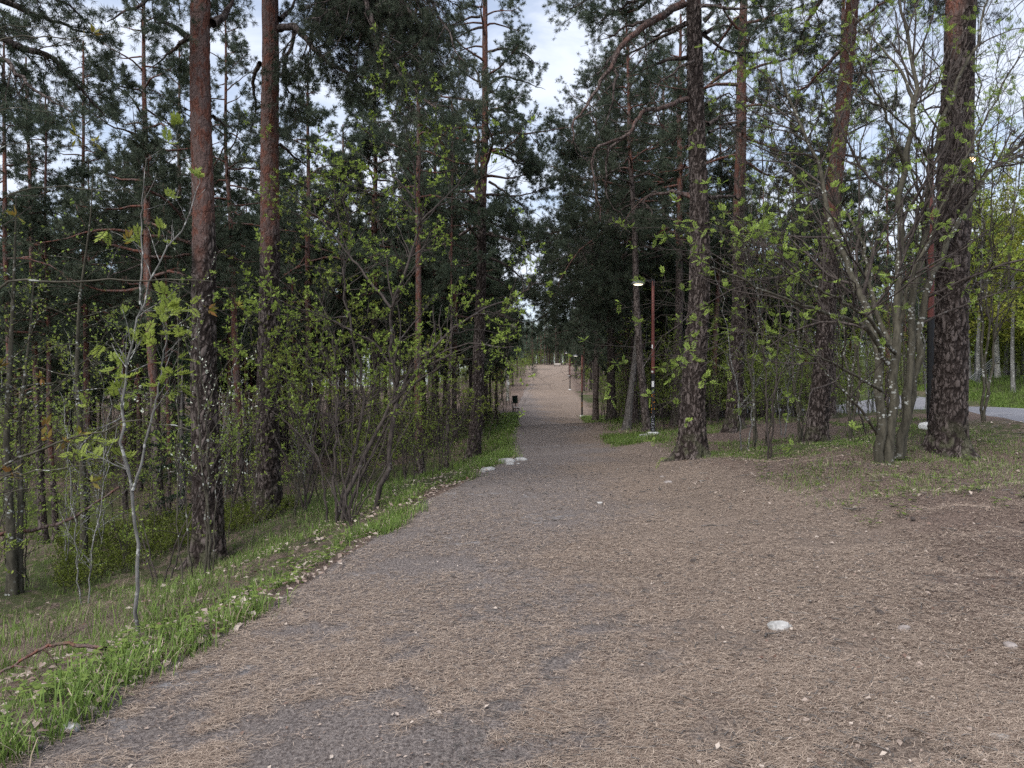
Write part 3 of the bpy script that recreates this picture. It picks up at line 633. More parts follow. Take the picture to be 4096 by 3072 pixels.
# broken snag beside the black trunked pine
sb = gp(626, 27.5); rt = thing('snag', 'split and broken dead pine snag left of the graffiti lamp post', 'dead tree', sb)
sm = MB(); trunk_mesh(sm, np.array([[-.12, 0, -.5], [0, 0, 0], [.35, 0, 2.5], [.5, 0, 4.6]]), .13, 4.6, 99, True, 77, .4, .35, zmax_detail=4.4); sm.build('trunk', ['dead'], rt)
sm = MB(); r_ = np.random.default_rng(5)
P = np.array([np.array([.42 + r_.normal() * .05, r_.normal() * .05, 3.6 + r_.uniform(0, .8)]) + np.linspace(0, 1, 5)[:, None] * np.array([r_.normal() * .15, r_.normal() * .15, r_.uniform(.5, 1.2)]) for _ in range(14)])
sm.tubes(P, np.tile(np.linspace(.04, .004, 5), (14, 1)), 4); sm.build('splinter', ['dead'], rt)

# ------------------------------------------------------------------ deciduous trees and shrubs
def woody(name, label, cat, base, stems, bark, leafm, leaf, seed, cfg, group=None, buds=None):
    """stems: list of (world polyline, r0). cfg: list of grow() settings per level. leaf: function(rng, mb, levels)"""
    rng = np.random.default_rng(seed); b = np.asarray(base, float); root = thing(name, label, cat, b, group)
    cr = MB(); lv = []; st = []
    for pl, r0, *tp in stems:
        q = np.asarray(pl, float) - b; L = np.linalg.norm(np.diff(q, axis=0), axis=1).sum(); n = 24
        q = resample(q, n, 2, .004 * L, rng); R = np.linspace(r0, r0 * (tp[0] if tp else .2), n)
        o = MB(); o.tubes(q, R, 10 if r0 > .03 else 6); o.build('stem', [bark], root); st.append((q, R))
    P = np.array([s[0] for s in st]); R = np.array([s[1] for s in st])
    for c in cfg:
        P, R = grow(rng, P, R, **c); lv.append(P); cr.tubes(P, R, 5 if len(lv) == 1 else 3)
    leaf(rng, cr, lv)
    cr.build('crown', ['dark' if bark in ('rowan',) else bark, leafm], root)
    return root
def lf_rowan(per=1, nl=4, lr=.09, k=4, tint=(.2, 1)):
    def f(rng, mb, lv):
        for C in lv[-1:]:
            pos = C[:, -1]; d = nrm(C[:, -1] - C[:, -2]); keep = rng.uniform(size=len(pos)) < per
            pinnate(rng, mb, pos[keep], d[keep], nl, lr, k, 1, tint)
    return f
def lf_simple(per=7, size=.05, last=2, tint=(.1, 1), asp=.5, tips=3):
    def f(rng, mb, lv):
        for C in lv[-last:]: simple_leaves(rng, mb, C, per, size, 1, tint=tint, asp=asp, tips=tips)
    return f
def pl(cf, Y, *pts): return [Wp(*cf(x, y)[:2], Y + (d[0] if d else 0)) for x, y, *d in pts]

# many stemmed rowan on the right
rb = gp(886, 11)
st = [(pl(c8, 11, (795, 1340), (795, 1000), (775, 650), (745, 470, .1), (640, 200, .3), (590, 0, .5)) + pl(c4, 11.6, (560, 1550), (480, 1250, .2), (400, 900, .4), (250, 650, .6), (180, 400, .8)), .075),
      (pl(c8, 11, (840, 1330), (860, 950), (880, 650), (890, 400), (905, 0)) + pl(c4, 11, (920, 1500), (930, 1200), (935, 1000), (965, 800), (1015, 600), (1020, 400, .2), (990, 200, .3), (890, 30, .5), (840, -150, .6)), .078),
      (pl(c8, 11.3, (905, 1260), (930, 1000), (965, 700), (985, 400), (1010, 150), (1060, -100)) + pl(c4, 11.3, (1080, 1100), (1110, 950), (1160, 780), (1230, 520), (1330, 300), (1420, 80), (1480, -100)), .068),
      (pl(c8, 11.4, (915, 1260), (950, 950), (1000, 650), (1050, 330), (1140, 60, .2)) + pl(c4, 11.6, (1240, 1350, .2), (1400, 1080, .5), (1650, 830, .9), (1850, 600, 1.2)), .07),
      (pl(c8, 10.9, (840, 690), (730, 470, -.3), (560, 400, -.7), (300, 330, -1.2), (0, 200, -1.6), (-250, 100, -2)), .038),
      (pl(c8, 10.9, (880, 620), (820, 560, -.2), (740, 420, -.4), (620, 340, -.8), (350, 200, -1.2), (100, 60, -1.5)), .034),
      (pl(c8, 10.8, (800, 850), (650, 760, -.4), (400, 640, -.9), (150, 520, -1.2), (-80, 480, -1.5)), .025),
      (pl(c8, 10.7, (770, 1110), (690, 980, -.3), (600, 880, -.5), (480, 760, -.7), (400, 640, -.8), (290, 470, -1)), .024),
      (pl(c8, 11, (870, 600), (760, 380, .3), (700, 100, .7)) + pl(c4, 11.8, (700, 1450), (560, 1250, .3), (330, 1080, .6), (100, 900, 1)), .04),
      (pl(c8, 11, (890, 500), (940, 300, -.2), (1010, 60, -.4)) + pl(c4, 10.6, (1120, 1400), (1200, 1150, -.2), (1330, 900), (1550, 500), (1700, 200)), .03),
      (pl(c4, 11, (935, 1000), (880, 850, -.2), (800, 600, -.4), (640, 350, -.6), (420, 150, -.8)), .03),
      (pl(c4, 11, (1000, 650), (940, 450, .2), (760, 250, .5), (600, 60, .8)), .028),
      (pl(c4, 11.3, (1100, 1000), (1000, 800, -.4), (820, 650, -.7), (600, 560, -1)), .025)]
CFG_R = [dict(per_m=4.2, t0=.28, t1=1, length=(.7, 2.1), ang=.75, n=8, wig=.16, up=.12, rr=.55), dict(per_m=4.2, t0=.2, t1=1, length=(.3, .9), ang=.75, n=6, wig=.2, up=.15, rr=.6, rmin=.003), dict(per_m=3.0, t0=.3, t1=1, length=(.1, .35), ang=.7, n=4, wig=.2, up=.3, rr=.7)]
woody('rowan_tree', 'many stemmed rowan with lichen spotted grey stems and sparse bright leaves', 'tree', rb, st, 'rowan', 'leaf', lf_rowan(.75, 4, .10, 4), 41, CFG_R)
# rowan sprays in front of the stout pine
woody('rowan_tree', 'slender young rowan with bright sprays behind the leaning orange topped pine', 'tree', gp(768, 14), [([gp(768, 14)] + [Wp(x, y, 14) for x, y in ((767, 400), (762, 330), (750, 280))], .022), ([gp(768, 14) + [.05, 0, 0]] + [Wp(x, y, 13.6) for x, y in ((774, 400), (780, 330), (776, 230))], .02),
      ([Wp(767, 330, 14), Wp(735, 270, 13.7), Wp(690, 250, 13.4), Wp(640, 247, 13.2)], .016), ([Wp(767, 360, 14), Wp(740, 320, 13.5), Wp(710, 300, 13)], .014)], 'dark', 'leaf', lf_rowan(1, 4, .10, 4), 42,
      [dict(per_m=3.2, t0=.3, t1=1, length=(.5, 1.2), ang=.75, n=7, wig=.15, up=.1, rr=.6), dict(per_m=4, t0=.2, t1=1, length=(.15, .5), ang=.7, n=4, wig=.2, up=.2, rr=.7)])
CFG_T = [dict(per_m=4.4, t0=.22, t1=1, length=(.5, 1.6), ang=.6, n=7, wig=.15, up=.22, rr=.55), dict(per_m=4.6, t0=.2, t1=1, length=(.25, .8), ang=.7, n=5, wig=.2, up=.15, rr=.6, rmin=.003), dict(per_m=3.2, t0=.3, t1=1, length=(.1, .3), ang=.7, n=3, wig=.2, up=.3, rr=.7)]
for lab, px, Y, tops, sd in (('tall twiggy rowan close behind the leaning orange topped pine', 800, 18, ((760, 20), (790, -40), (815, 30)), 51), ('thin forked rowan between the leaning pine and the many stemmed rowan', 850, 15, ((868, 10), (830, 60), (905, 30)), 52),
                              ('slim dark rowan rising behind the many stemmed rowan', 905, 17, ((892, 0), (930, -30)), 53), ('twiggy young tree right of the broad plate barked pine, by the road', 985, 15.5, ((1000, 20), (1040, 60), (975, -30)), 54),
                              ('slight twiggy rowan close right of the stout plate barked pine', 752, 17, ((735, 60), (768, 40)), 55)):
    q = gp(px, Y); pyb = CY - (q[2] - CAM_Z) * F / Y
    woody('rowan_tree', lab, 'tree', q, [([q, Wp(px + (tx_ - px) * .12, pyb - 70, Y), Wp(px + (tx_ - px) * .45, (pyb + ty_) / 2, Y + .3 * j), Wp(tx_, ty_, Y + .5 * j)], .03) for j, (tx_, ty_) in enumerate(tops)], 'rowan', 'leaf', lf_rowan(.5, 3, .10, 4), sd, CFG_T)
# leafy bird cherry on the left verge
bb = gp(339, 11)
st = [(pl(c6, 11, (545, 1660), (600, 1420), (690, 1230), (760, 1130), (880, 900), (1010, 690, .2), (1200, 470, .4), (1450, 340, .7), (1680, 245, 1)), .038, .25),
      (pl(c6, 11, (515, 1660), (515, 1300), (520, 1000), (530, 800), (500, 500, .3), (400, 250, .5)), .026),
      (pl(c6, 11, (735, 1660), (800, 1400), (840, 1300), (890, 1000), (850, 700, .2), (845, 350, .3), (900, 200), (960, 60)) + pl(c2, 11.2, (1010, 1500), (1012, 1250), (980, 1000), (960, 750), (940, 620)), .042, .15),
      (pl(c6, 11, (470, 1650), (430, 1300), (330, 1150, .2), (200, 1020, .4), (100, 950, .5)), .02),
      (pl(c6, 11.2, (560, 1660), (700, 1300), (850, 1000), (960, 780), (1150, 600), (1330, 560, -.3), (1600, 600, -.5)), .026),
      (pl(c6, 11.3, (520, 1650), (640, 1200), (690, 900), (640, 600), (580, 300), (540, 100)) + pl(c2, 11.5, (640, 1450), (560, 1200), (420, 1050)), .03),
      (pl(c6, 10.8, (850, 350), (720, 180, .2), (620, 60, .3)) + pl(c2, 11.2, (500, 1400), (330, 1250), (200, 1130)), .022),
      (pl(c6, 11.2, (850, 700), (760, 560), (600, 480), (400, 380, -.3), (220, 330, -.6)), .022),
      (pl(c2, 11.2, (1010, 1350), (1120, 1250), (1250, 1120), (1330, 1000)), .018), (pl(c2, 11.2, (1000, 1200), (880, 1080), (760, 1000), (620, 900)), .018),
      (pl(c2, 11.2, (1010, 1300), (900, 1180), (700, 1150), (480, 1080)), .016)]
CFG_C = [dict(per_m=5.2, t0=.3, t1=1, length=(.5, 1.4), ang=.8, n=7, wig=.15, up=.1, rr=.55), dict(per_m=4.2, t0=.2, t1=1, length=(.25, .7), ang=.75, n=5, wig=.18, up=.15, rr=.6), dict(per_m=5.0, t0=.2, t1=1, length=(.08, .28), ang=.7, n=3, wig=.2, up=.3, rr=.7)]
woody('bird_cherry', 'leafy bird cherry with dark forked stems leaning over the left path edge', 'tree', bb, st, 'dark', 'leaf', lf_simple(13, .056, 1, (.0, 1), .5, 8), 43, CFG_C)
woody('bird_cherry', 'dense low bird cherry in front of the tall dark red trunk on the left slope', 'tree', gp(305, 13), [([gp(305, 13)] + [Wp(x, y, 13) for x, y in p], .022) for p in (((300, 450), (285, 370), (290, 260)), ((315, 440), (325, 340), (318, 220)), ((318, 470), (345, 400), (370, 300)), ((295, 480), (268, 420), (250, 330)))], 'dark', 'leaf', lf_simple(11, .055, 1, (0, 1), .48, 7), 44, CFG_C)
woody('bird_cherry', 'small leafy bird cherry at the foot of the tall pine near the white stones', 'tree', gp(440, 19), [([gp(440, 19)] + [Wp(x, y, 19) for x, y in p], .018) for p in (((438, 420), (430, 340)), ((445, 430), (455, 370)), ((452, 440), (470, 400), (478, 360)))], 'dark', 'leaf', lf_simple(10, .065, 1, (0, 1), .48, 7), 45, CFG_C)
woody('shrub', 'bare reddish brown twiggy shrub under the leafy bird cherry', 'shrub', gp(350, 10.3), [([gp(350, 10.3)] + [Wp(350 + dx * .4, 470, 10.3 + dy), Wp(350 + dx, 340 + abs(dx) * .4, 10.3 + dy * 2)], .012) for dx, dy in ((-70, .2), (-45, -.2), (-20, .3), (5, -.2), (30, .2), (60, -.3), (85, .2))], 'dark', 'leaf_bronze', lf_simple(2, .022, 1), 46,
      [dict(per_m=4, t0=.3, t1=1, length=(.3, .8), ang=.6, n=5, wig=.15, up=.2, rr=.6), dict(per_m=5, t0=.2, t1=1, length=(.1, .35), ang=.7, n=4, wig=.2, up=.1, rr=.7)])
# white stemmed rowan sapling by the path
wb = gp(140, 6.3)
st = [(np.vstack([wb + [0, 0, -.1], pl(c9, 6.3, (908, 560), (905, 330), (880, 0)), pl(c5, 6.3, (795, 1560), (775, 1430), (750, 1130), (735, 900), (775, 700), (820, 450), (890, 200), (990, 20)), pl(c1, 6.3, (1060, 1450), (1130, 1330), (1170, 1150))]), .019, .25),
      (pl(c5, 6.3, (800, 1450), (850, 1300), (885, 1150), (920, 1000), (955, 820), (990, 620), (1010, 480)), .013, .4),
      (pl(c5, 6.3, (740, 1010), (640, 1060, -.2), (540, 1085, -.3)), .006),
      (pl(c5, 6.3, (845, 330), (855, 100), (860, 0)) + pl(c1, 6.3, (855, 1500), (855, 1300), (870, 1050), (880, 950)), .009)]
woody('rowan_tree', 'slender white stemmed rowan sapling with feathery bright leaves on the left verge', 'tree', wb, st, 'pale', 'leaf', lf_rowan(.9, 3, .12, 6, (.4, 1)), 47,
      [dict(per_m=6.5, t0=.35, t1=1, length=(.12, .5), ang=.9, n=5, wig=.12, up=.2, rr=.5), dict(per_m=4.5, t0=.3, t1=1, length=(.05, .15), ang=.7, n=3, wig=.15, up=.3, rr=.7)])
# bud bearing shrub in front of the nearest pine
kb = gp(205, 8.8)
st = [(np.vstack([kb + [.0, 0, 0], pl(c9, 8.8, (1325, 300), (1340, 0)), pl(c5, 8.8, (1235, 1500), (1215, 1250), (1190, 1000), (1165, 700), (1090, 450), (1040, 330))]), .018),
      (np.vstack([kb + [.08, 0, 0], pl(c9, 8.8, (1350, 300), (1365, 0)), pl(c5, 8.8, (1255, 1500), (1240, 1200), (1250, 950), (1210, 700), (1185, 400), (1180, 150))]), .018),
      (np.vstack([kb + [-.2, .1, 0], pl(c9, 8.8, (1240, 250), (1210, 0)), pl(c5, 8.8, (1130, 1500), (1080, 1300), (990, 1150), (900, 1000))]), .012),
      (pl(c5, 8.8, (1250, 950), (1300, 800), (1400, 640), (1500, 560)), .009), (pl(c5, 8.8, (1245, 1150), (1340, 1000), (1440, 860)), .009), (np.vstack([kb + [.1, 0, 0], pl(c5, 8.8, (1300, 1400), (1380, 1200), (1500, 1050))]), .01)]
def lf_bud(rng, mb, lv):
    for C in lv: simple_leaves(rng, mb, C, 4, .036, 1, fr=(.3, 1), asp=.42, up=.6, tips=1)
woody('willow_shrub', 'thin stemmed willow shrub with white buds in front of the nearest big trunk', 'shrub', kb, st, 'rowan', 'bud', lf_bud, 48,
      [dict(per_m=3.5, t0=.25, t1=1, length=(.25, .8), ang=.65, n=6, wig=.14, up=.15, rr=.55), dict(per_m=3, t0=.2, t1=1, length=(.08, .3), ang=.6, n=4, wig=.15, up=.2, rr=.7)])
# bronze leaved maple, its trunk outside the frame
mbs = np.array([-4.15, 5.0, float(terr(-4.15, 5.0))])
st = [([mbs, mbs + [.1, 0, 1.2], mbs + [-.1, 0, 3], mbs + [.1, 0, 5.2]], .05)]
def mp(cf, *pts): return [mbs + [.05, 0, pts[0][2]]] + [Wp(*cf(x, y)[:2], 5.0 + d) for x, y, d in pts[1:]]
for br, r_b in ((mp(c5, (0, 0, .75), (0, 1310, 0), (290, 1170, -.1), (560, 1110, -.1), (760, 1040, 0), (930, 1025, 0), (1150, 1075, .1)), .014), (mp(c5, (0, 0, .7), (0, 1365, -.2), (220, 1340, -.3), (520, 1290, -.3)), .011),
                (mp(c5, (0, 0, 2.0), (0, 190, 0), (140, 172, 0), (400, 185, 0), (800, 190, .1), (1290, 190, .2)), .013), (mp(c1, (0, 0, 2.4), (0, 1170, .2), (200, 1140, .3), (500, 1130, .4), (840, 1160, .6)), .011),
                (mp(c1, (0, 0, 2.6), (0, 850, .1), (300, 880, .2), (560, 870, .3)), .008), (mp(c1, (0, 0, 3.2), (0, 640, .1), (380, 690, .2)), .007), (mp(c1, (0, 0, 4), (0, 215, .2), (400, 230, .3), (760, 195, .5)), .01),
                (mp(c1, (0, 0, 4.2), (0, 150, .3), (300, 170, .4)), .008), (mp(c5, (0, 0, 1.3), (0, 800, .1), (60, 780, .1), (150, 890, .1)), .006), (mp(c5, (0, 0, .6), (0, 1450, .0), (200, 1455, .0), (420, 1420, 0)), .007)):
    st.append((br, r_b, .25))
woody('maple_tree', 'young maple reaching thin boughs with bronze unfolding leaves in from the left edge', 'tree', mbs, st, 'rowan', 'leaf_bronze', lf_simple(8, .065, 1, (0, 1), .4, 6), 49,
      [dict(per_m=3.0, t0=.35, t1=1, length=(.12, .5), ang=.7, n=5, wig=.12, up=.15, rr=.5), dict(per_m=2.2, t0=.3, t1=1, length=(.05, .14), ang=.7, n=3, wig=.15, up=.1, rr=.7)])

# birches and lichen stems
def birch(label, px, Y, pts, r, H, c0, seed, nb=26, Lb=2.0, leafm='leaf_yellow', base=None, group=None, bark='birch', per=3, size=.075):
    rng = np.random.default_rng(seed); b = gp(px, Y) if base is None else np.asarray(base, float); root = thing('birch_tree', label, 'birch tree', b, group)
    ax = [np.array([0, 0, -1.]), np.zeros(3)] + [Wp(x, y, Y) - b for x, y in pts]
    d = (ax[-1] - ax[-2]) / max(ax[-1][2] - ax[-2][2], .1); ax.append(ax[-1] + d * (H + .5 - ax[-1][2]) * np.array([.5, .5, 1])) if ax[-1][2] < H else 0
    tm = MB(); axf = trunk_mesh(tm, np.array(ax), r, H, 99, False, seed, .35, .12); tm.build('trunk', [bark], root)
    cr = MB(); P, R = auto_limbs(rng, axf, H, c0, nb, Lb, low_el=.25); cr.tubes(P, R * .7, 4)
    C1, R1 = grow(rng, P, R, 5, .2, 1, .4, .7, 6, .15, -.05, .5, kmin=2); cr.tubes(C1, R1, 3)
    C2, R2 = grow(rng, C1, R1, 6, .2, 1, (.2, .5), .7, 4, .2, -.2, .6, kmin=1); cr.tubes(C2, R2, 3)
    simple_leaves(rng, cr, C2, per, size, 1, asp=.7, tips=1); simple_leaves(rng, cr, C1, 3, size, 1, asp=.7, tips=1)
    cr.build('crown', [bark, leafm], root); return root
birch('white birch with black banded trunk on the grass bank beyond the road', 998, 48, [(996, 330), (1002, 270), (1008, 200)], .16, 16, 5, 61, 34, 2.6)
birch('birch with a white paper notice on its trunk, left of the path past the bench', 508, 78, [(507, 350), (509, 320)], .14, 13, 5, 62)
birch('grey lichen spotted stem beside the straight orange pine at the far left', 83, 12.5, [(81, 480), (77, 380), (80, 300), (90, 220)], .055, 6.5, 2.2, 63, 22, 1.4, 'leaf', bark='rowan', size=.055, per=2)
birch('pair forming grey lichen stem low at the left edge of the view', 11, 10.2, [(10, 520), (8, 440), (12, 360)], .06, 5.5, 2.0, 64, 20, 1.3, 'leaf', bark='rowan', size=.05, per=2)
birch('thinner grey lichen stem leaning out beside its twin at the left edge', 19, 10.3, [(22, 500), (20, 430), (30, 330)], .045, 4.6, 1.8, 65, 16, 1.1, 'leaf', bark='rowan', size=.05, per=2)

# ------------------------------------------------------------------ filler woods: copies of a few kinds
rngf = np.random.default_rng(99)
protos = []
for k in range(6):
    H = (13, 14.5, 12, 15.5, 11, 14)[k]
    protos.append(('p', dict(r=(.10, .14, .085, .16, .07, .12)[k], H=H, oh=(3, 5, 2.2, 6, 2, 4)[k], c0=H * (.34, .36, .4, .36, .34, .28)[k], nb=(42, 48, 38, 52, 38, 54)[k], Lb=(2.5, 3.0, 2.3, 3.3, 2.2, 3.2)[k], seed=200 + k)))
PROTO = {}
def place_pine(k, x, y, sc, label, group):
    loc = np.array([x, y, float(terr(x, y))])
    if k not in PROTO:
        q = protos[k][1]
        PROTO[k] = pine(label, 0, y, [], q['r'], q['H'], q['oh'], q['c0'], q['nb'], q['Lb'], 'far', q['seed'], base=loc, group=group, dead=9)
        PROTO[k].scale = (sc,) * 3
    else: copy_tree(PROTO[k], loc, rngf.uniform(0, 6.28), sc, label, group)
taken = [tuple(gp(px, Y)[:2]) for px, Y in ((207, 11.2), (269, 14), (160, 17), (243, 19), (85, 20), (55, 18.5), (44, 19), (12, 17.5), (181, 21), (472, 24), (420, 20), (447, 22), (692, 15), (734, 21), (815, 16.5), (949, 12), (829, 24), (678, 28), (612, 33), (634, 30), (648, 25), (627, 39), (714, 30), (998, 48))]
def free(x, y, dmin):
    for a, b in taken:
        if (a - x) ** 2 + (b - y) ** 2 < dmin * dmin: return False
    taken.append((x, y)); return True
def scatter(n, pxr, Yr, cond, dmin):
    out = []; tries = 0
    while len(out) < n and tries < n * 60:
        tries += 1
        Y = math.sqrt(rngf.uniform(Yr[0] ** 2, Yr[1] ** 2)); px = rngf.uniform(*pxr); x = (px - CX) / F * Y
        if cond(x, Y) and free(x, Y, dmin): out.append((x, Y))
    return out
onroad = lambda x, y: -2.6 < x - float(road_x(y)) < 6.0 and y < 72
left = lambda x, y: x < XL(y) - 1.8
right = lambda x, y: x > XR(y) + 2.0 and not onroad(x, y) and x < road_x(min(y, 72)) - 1
beyond = lambda x, y: x > road_x(min(y, 72)) + 6.5
for i, (x, y) in enumerate(scatter(66, (-70, 330), (21, 48), left, 1.4)): place_pine((0, 2, 4, 0, 1, 2)[i % 6], x, y, rngf.uniform(.75, 1.0), 'slim background pine down the left slope, one of those behind the two biggest trunks', 'slim pines behind the biggest trunks')
for i, (x, y) in enumerate(scatter(40, (-60, 300), (48, 92), left, 2.4)): place_pine((0, 1, 2, 5)[i % 4], x, y, rngf.uniform(.7, .95), 'distant pine deep in the wood at the far left, small against the sky', 'distant pines deep in the left wood')
for i, (x, y) in enumerate(scatter(26, (300, 500), (25, 60), left, 1.8)): place_pine((1, 3, 5, 0, 3)[i % 5], x, y, rngf.uniform(.8, 1.05), 'dark pine in the wood behind the leafy bird cherry, left of the path', 'pines behind the bird cherry')
for i, (x, y) in enumerate(scatter(34, (330, 545), (60, 185), left, 2.6)): place_pine((1, 3, 5, 2)[i % 4], x, y, rngf.uniform(.75, 1.1), 'pine lining the left side of the path beyond the bench', 'pines beyond the bench')
for i, (x, y) in enumerate(scatter(34, (560, 720), (62, 185), right, 2.6)): place_pine((1, 3, 5, 3)[i % 4], x, y, rngf.uniform(.75, 1.1), 'pine lining the right side of the path beyond the second lamp post', 'pines beyond the second lamp')
for i, (x, y) in enumerate(scatter(38, (590, 900), (30, 62), right, 2.0)): place_pine((0, 2, 4, 1, 3)[i % 5], x, y, rngf.uniform(.75, 1.0), 'background pine in the sapling thicket right of the path, behind the plate barked pines', 'pines in the right thicket')
for i, (x, y) in enumerate(scatter(26, (900, 1090), (44, 92), beyond, 2.0)): place_pine((0, 2, 1, 3)[i % 4], x, y, rngf.uniform(.8, 1.1), 'dark pine in the wood on the far side of the asphalt road', 'pines beyond the road')
for i, (x, y) in enumerate(scatter(8, (545, 566), (192, 215), lambda x, y: True, 2.0)): place_pine((1, 3)[i % 2], x, y, rngf.uniform(.8, 1.0), 'small far pine closing off the end of the path', 'pines at the path end')
# birches beyond the road and in the woods
BP = []
def place_birch(x, y, sc, label, group):
    loc = np.array([x, y, float(terr(x, y))]); k = rngf.integers(0, 2)
    if len(BP) < 2: BP.append(birch(label, 0, y, [], .09, 11 + 2 * len(BP), 3.0, 300 + len(BP), 34, 2.3, base=loc, group=group, per=4, size=.09)) if False else BP.append(birch_p(label, loc, len(BP), group)); BP[-1].scale = (sc,) * 3
    else: copy_tree(BP[k], loc, rngf.uniform(0, 6.28), sc, label, group)
def birch_p(label, loc, k, group):
    rng = np.random.default_rng(310 + k); root = thing('birch_tree', label, 'birch tree', loc, group); H = 11 + 2 * k
    tm = MB(); axf = trunk_mesh(tm, np.array([[0, 0, -1.], [0, 0, 0], [.2, .1, H * .5], [.3, -.1, H + 1]]), .085 + .02 * k, H, 99, False, 310 + k, .3, .12); tm.build('trunk', ['pale'], root)
    cr = MB(); P, R = auto_limbs(rng, axf, H, 2.6, 38, 2.2, low_el=.25); cr.tubes(P, R * .7, 4)
    C1, R1 = grow(rng, P, R, 6.5, .15, 1, .42, .7, 5, .15, -.05, .5, kmin=2); cr.tubes(C1, R1, 3)
    C2, R2 = grow(rng, C1, R1, 8, .1, 1, (.2, .5), .7, 4, .2, -.25, .6, kmin=1); cr.tubes(C2, R2, 3)
    simple_leaves(rng, cr, C2, 7, .10, 1, asp=.75, tips=1); simple_leaves(rng, cr, C1, 7, .10, 1, asp=.75, tips=1)
    cr.build('crown', ['dark', 'leaf_yellow'], root); return root
for i, (x, y) in enumerate(scatter(30, (925, 1065), (40, 72), beyond, 1.6)): place_birch(x, y, rngf.uniform(1.1, 1.6), 'yellow green birch in young leaf among the trees beyond the road', 'birches beyond the road')
for i, (x, y) in enumerate(scatter(16, (720, 960), (34, 62), right, 1.8)): place_birch(x, y, rngf.uniform(.5, .8), 'young birch with fresh green leaves behind the leaning pine and the rowan', 'birches behind the rowan')
for i, (x, y) in enumerate(scatter(12, (40, 330), (34, 70), left, 2.2)): place_birch(x, y, rngf.uniform(.6, .85), 'pale birch glowing yellow green low in the wood on the left', 'birches in the left wood')
for i, (x, y) in enumerate(scatter(9, (470, 640), (75, 180), lambda x, y: left(x, y) or right(x, y), 2.2)): place_birch(x, y, rngf.uniform(.7, .95), 'slim white stemmed birch among the pines along the far stretch of path', 'birches along the far path')
# saplings
SP = []
def sapling_p(label, loc, k, group):
    rng = np.random.default_rng(400 + k); stems = []; H = (3.6, 4.6, 2.6, 5.2, 3.2, 2.2)[k]
    for _ in range((2, 1, 4, 2, 3, 5)[k]):
        a = rng.uniform(0, 6.28); o = np.array([cos(a), sin(a), 0]) * .12; tilt = rng.normal(size=2) * .12
        z = np.linspace(0, H * rng.uniform(.75, 1.05), 7); p = np.stack([o[0] + tilt[0] * z + np.cumsum(rng.normal(size=7)) * .04, o[1] + tilt[1] * z + np.cumsum(rng.normal(size=7)) * .04, z - .05], 1)
        stems.append((p + loc, rng.uniform(.012, .022)))
    return woody('sapling', label, 'sapling', loc, stems, ('dark', 'rowan', 'dark', 'pale', 'rowan', 'dark')[k], 'leaf', lf_simple(9, .058, 2, (.0, .9), .5, 5), 420 + k,
                 [dict(per_m=3.4, t0=.15, t1=1, length=(.35, 1.0), ang=.75, n=5, wig=.14, up=.15, rr=.55), dict(per_m=4.6, t0=.2, t1=1, length=(.12, .4), ang=.75, n=4, wig=.18, up=.15, rr=.65)], group)
def place_sap(k, x, y, sc, label, group):
    loc = np.array([x, y, float(terr(x, y))])
    if len(SP) <= k: SP.append(sapling_p(label, loc, len(SP), group)); SP[-1].scale = (1, 1, 1)
    else: copy_tree(SP[k], loc, rngf.uniform(0, 6.28), sc, label, group)
for i, (x, y) in enumerate(scatter(95, (588, 800), (26, 50), lambda x, y: x > XR(y) + 1.4 and not onroad(x, y), .55)): place_sap(i % 6 if i > 5 else i, x, y, rngf.uniform(.8, 1.3), 'thin leafy sapling in the thicket between the second lamp post and the leaning pine', 'saplings in the right thicket')
for i, (x, y) in enumerate(scatter(26, (740, 1000), (17.5, 30), lambda x, y: right(x, y), .8)): place_sap((1, 3, 4, 0)[i % 4], x, y, rngf.uniform(.7, 1.1), 'thin grey sapling between the leaning pine and the asphalt road', 'saplings before the road')
for i, (x, y) in enumerate(scatter(30, (-40, 330), (8.5, 17), lambda x, y: x < XL(y) - 2.2, .8)): place_sap((1, 3, 0, 4)[i % 4], x, y, rngf.uniform(.5, .85), 'whippy young sapling low on the left slope, before the slim orange pines', 'saplings on the left slope')
for i, (x, y) in enumerate(scatter(60, (-40, 340), (17, 48), lambda x, y: x < XL(y) - 2.2, .8)): place_sap((0, 1, 2, 3, 5)[i % 5], x, y, rngf.uniform(.7, 1.3), 'leafy undergrowth sapling deep in the hollow of the left wood', 'saplings in the left hollow')
for i, (x, y) in enumerate(scatter(46, (340, 508), (14, 48), lambda x, y: x < XL(y) - .9, .6)): place_sap((0, 2, 5, 4, 1)[i % 5], x, y, rngf.uniform(.55, 1.0), 'leafy sapling on the left bank between the bird cherry and the bench', 'saplings on the left bank')
for i, (x, y) in enumerate(scatter(30, (900, 1080), (42, 80), lambda x, y: x > road_x(min(y, 72)) + 10, .8)): place_sap((0, 2, 5, 4)[i % 4], x, y, rngf.uniform(.7, 1.3), 'leafy sapling at the wood edge across the asphalt road', 'saplings beyond the road')
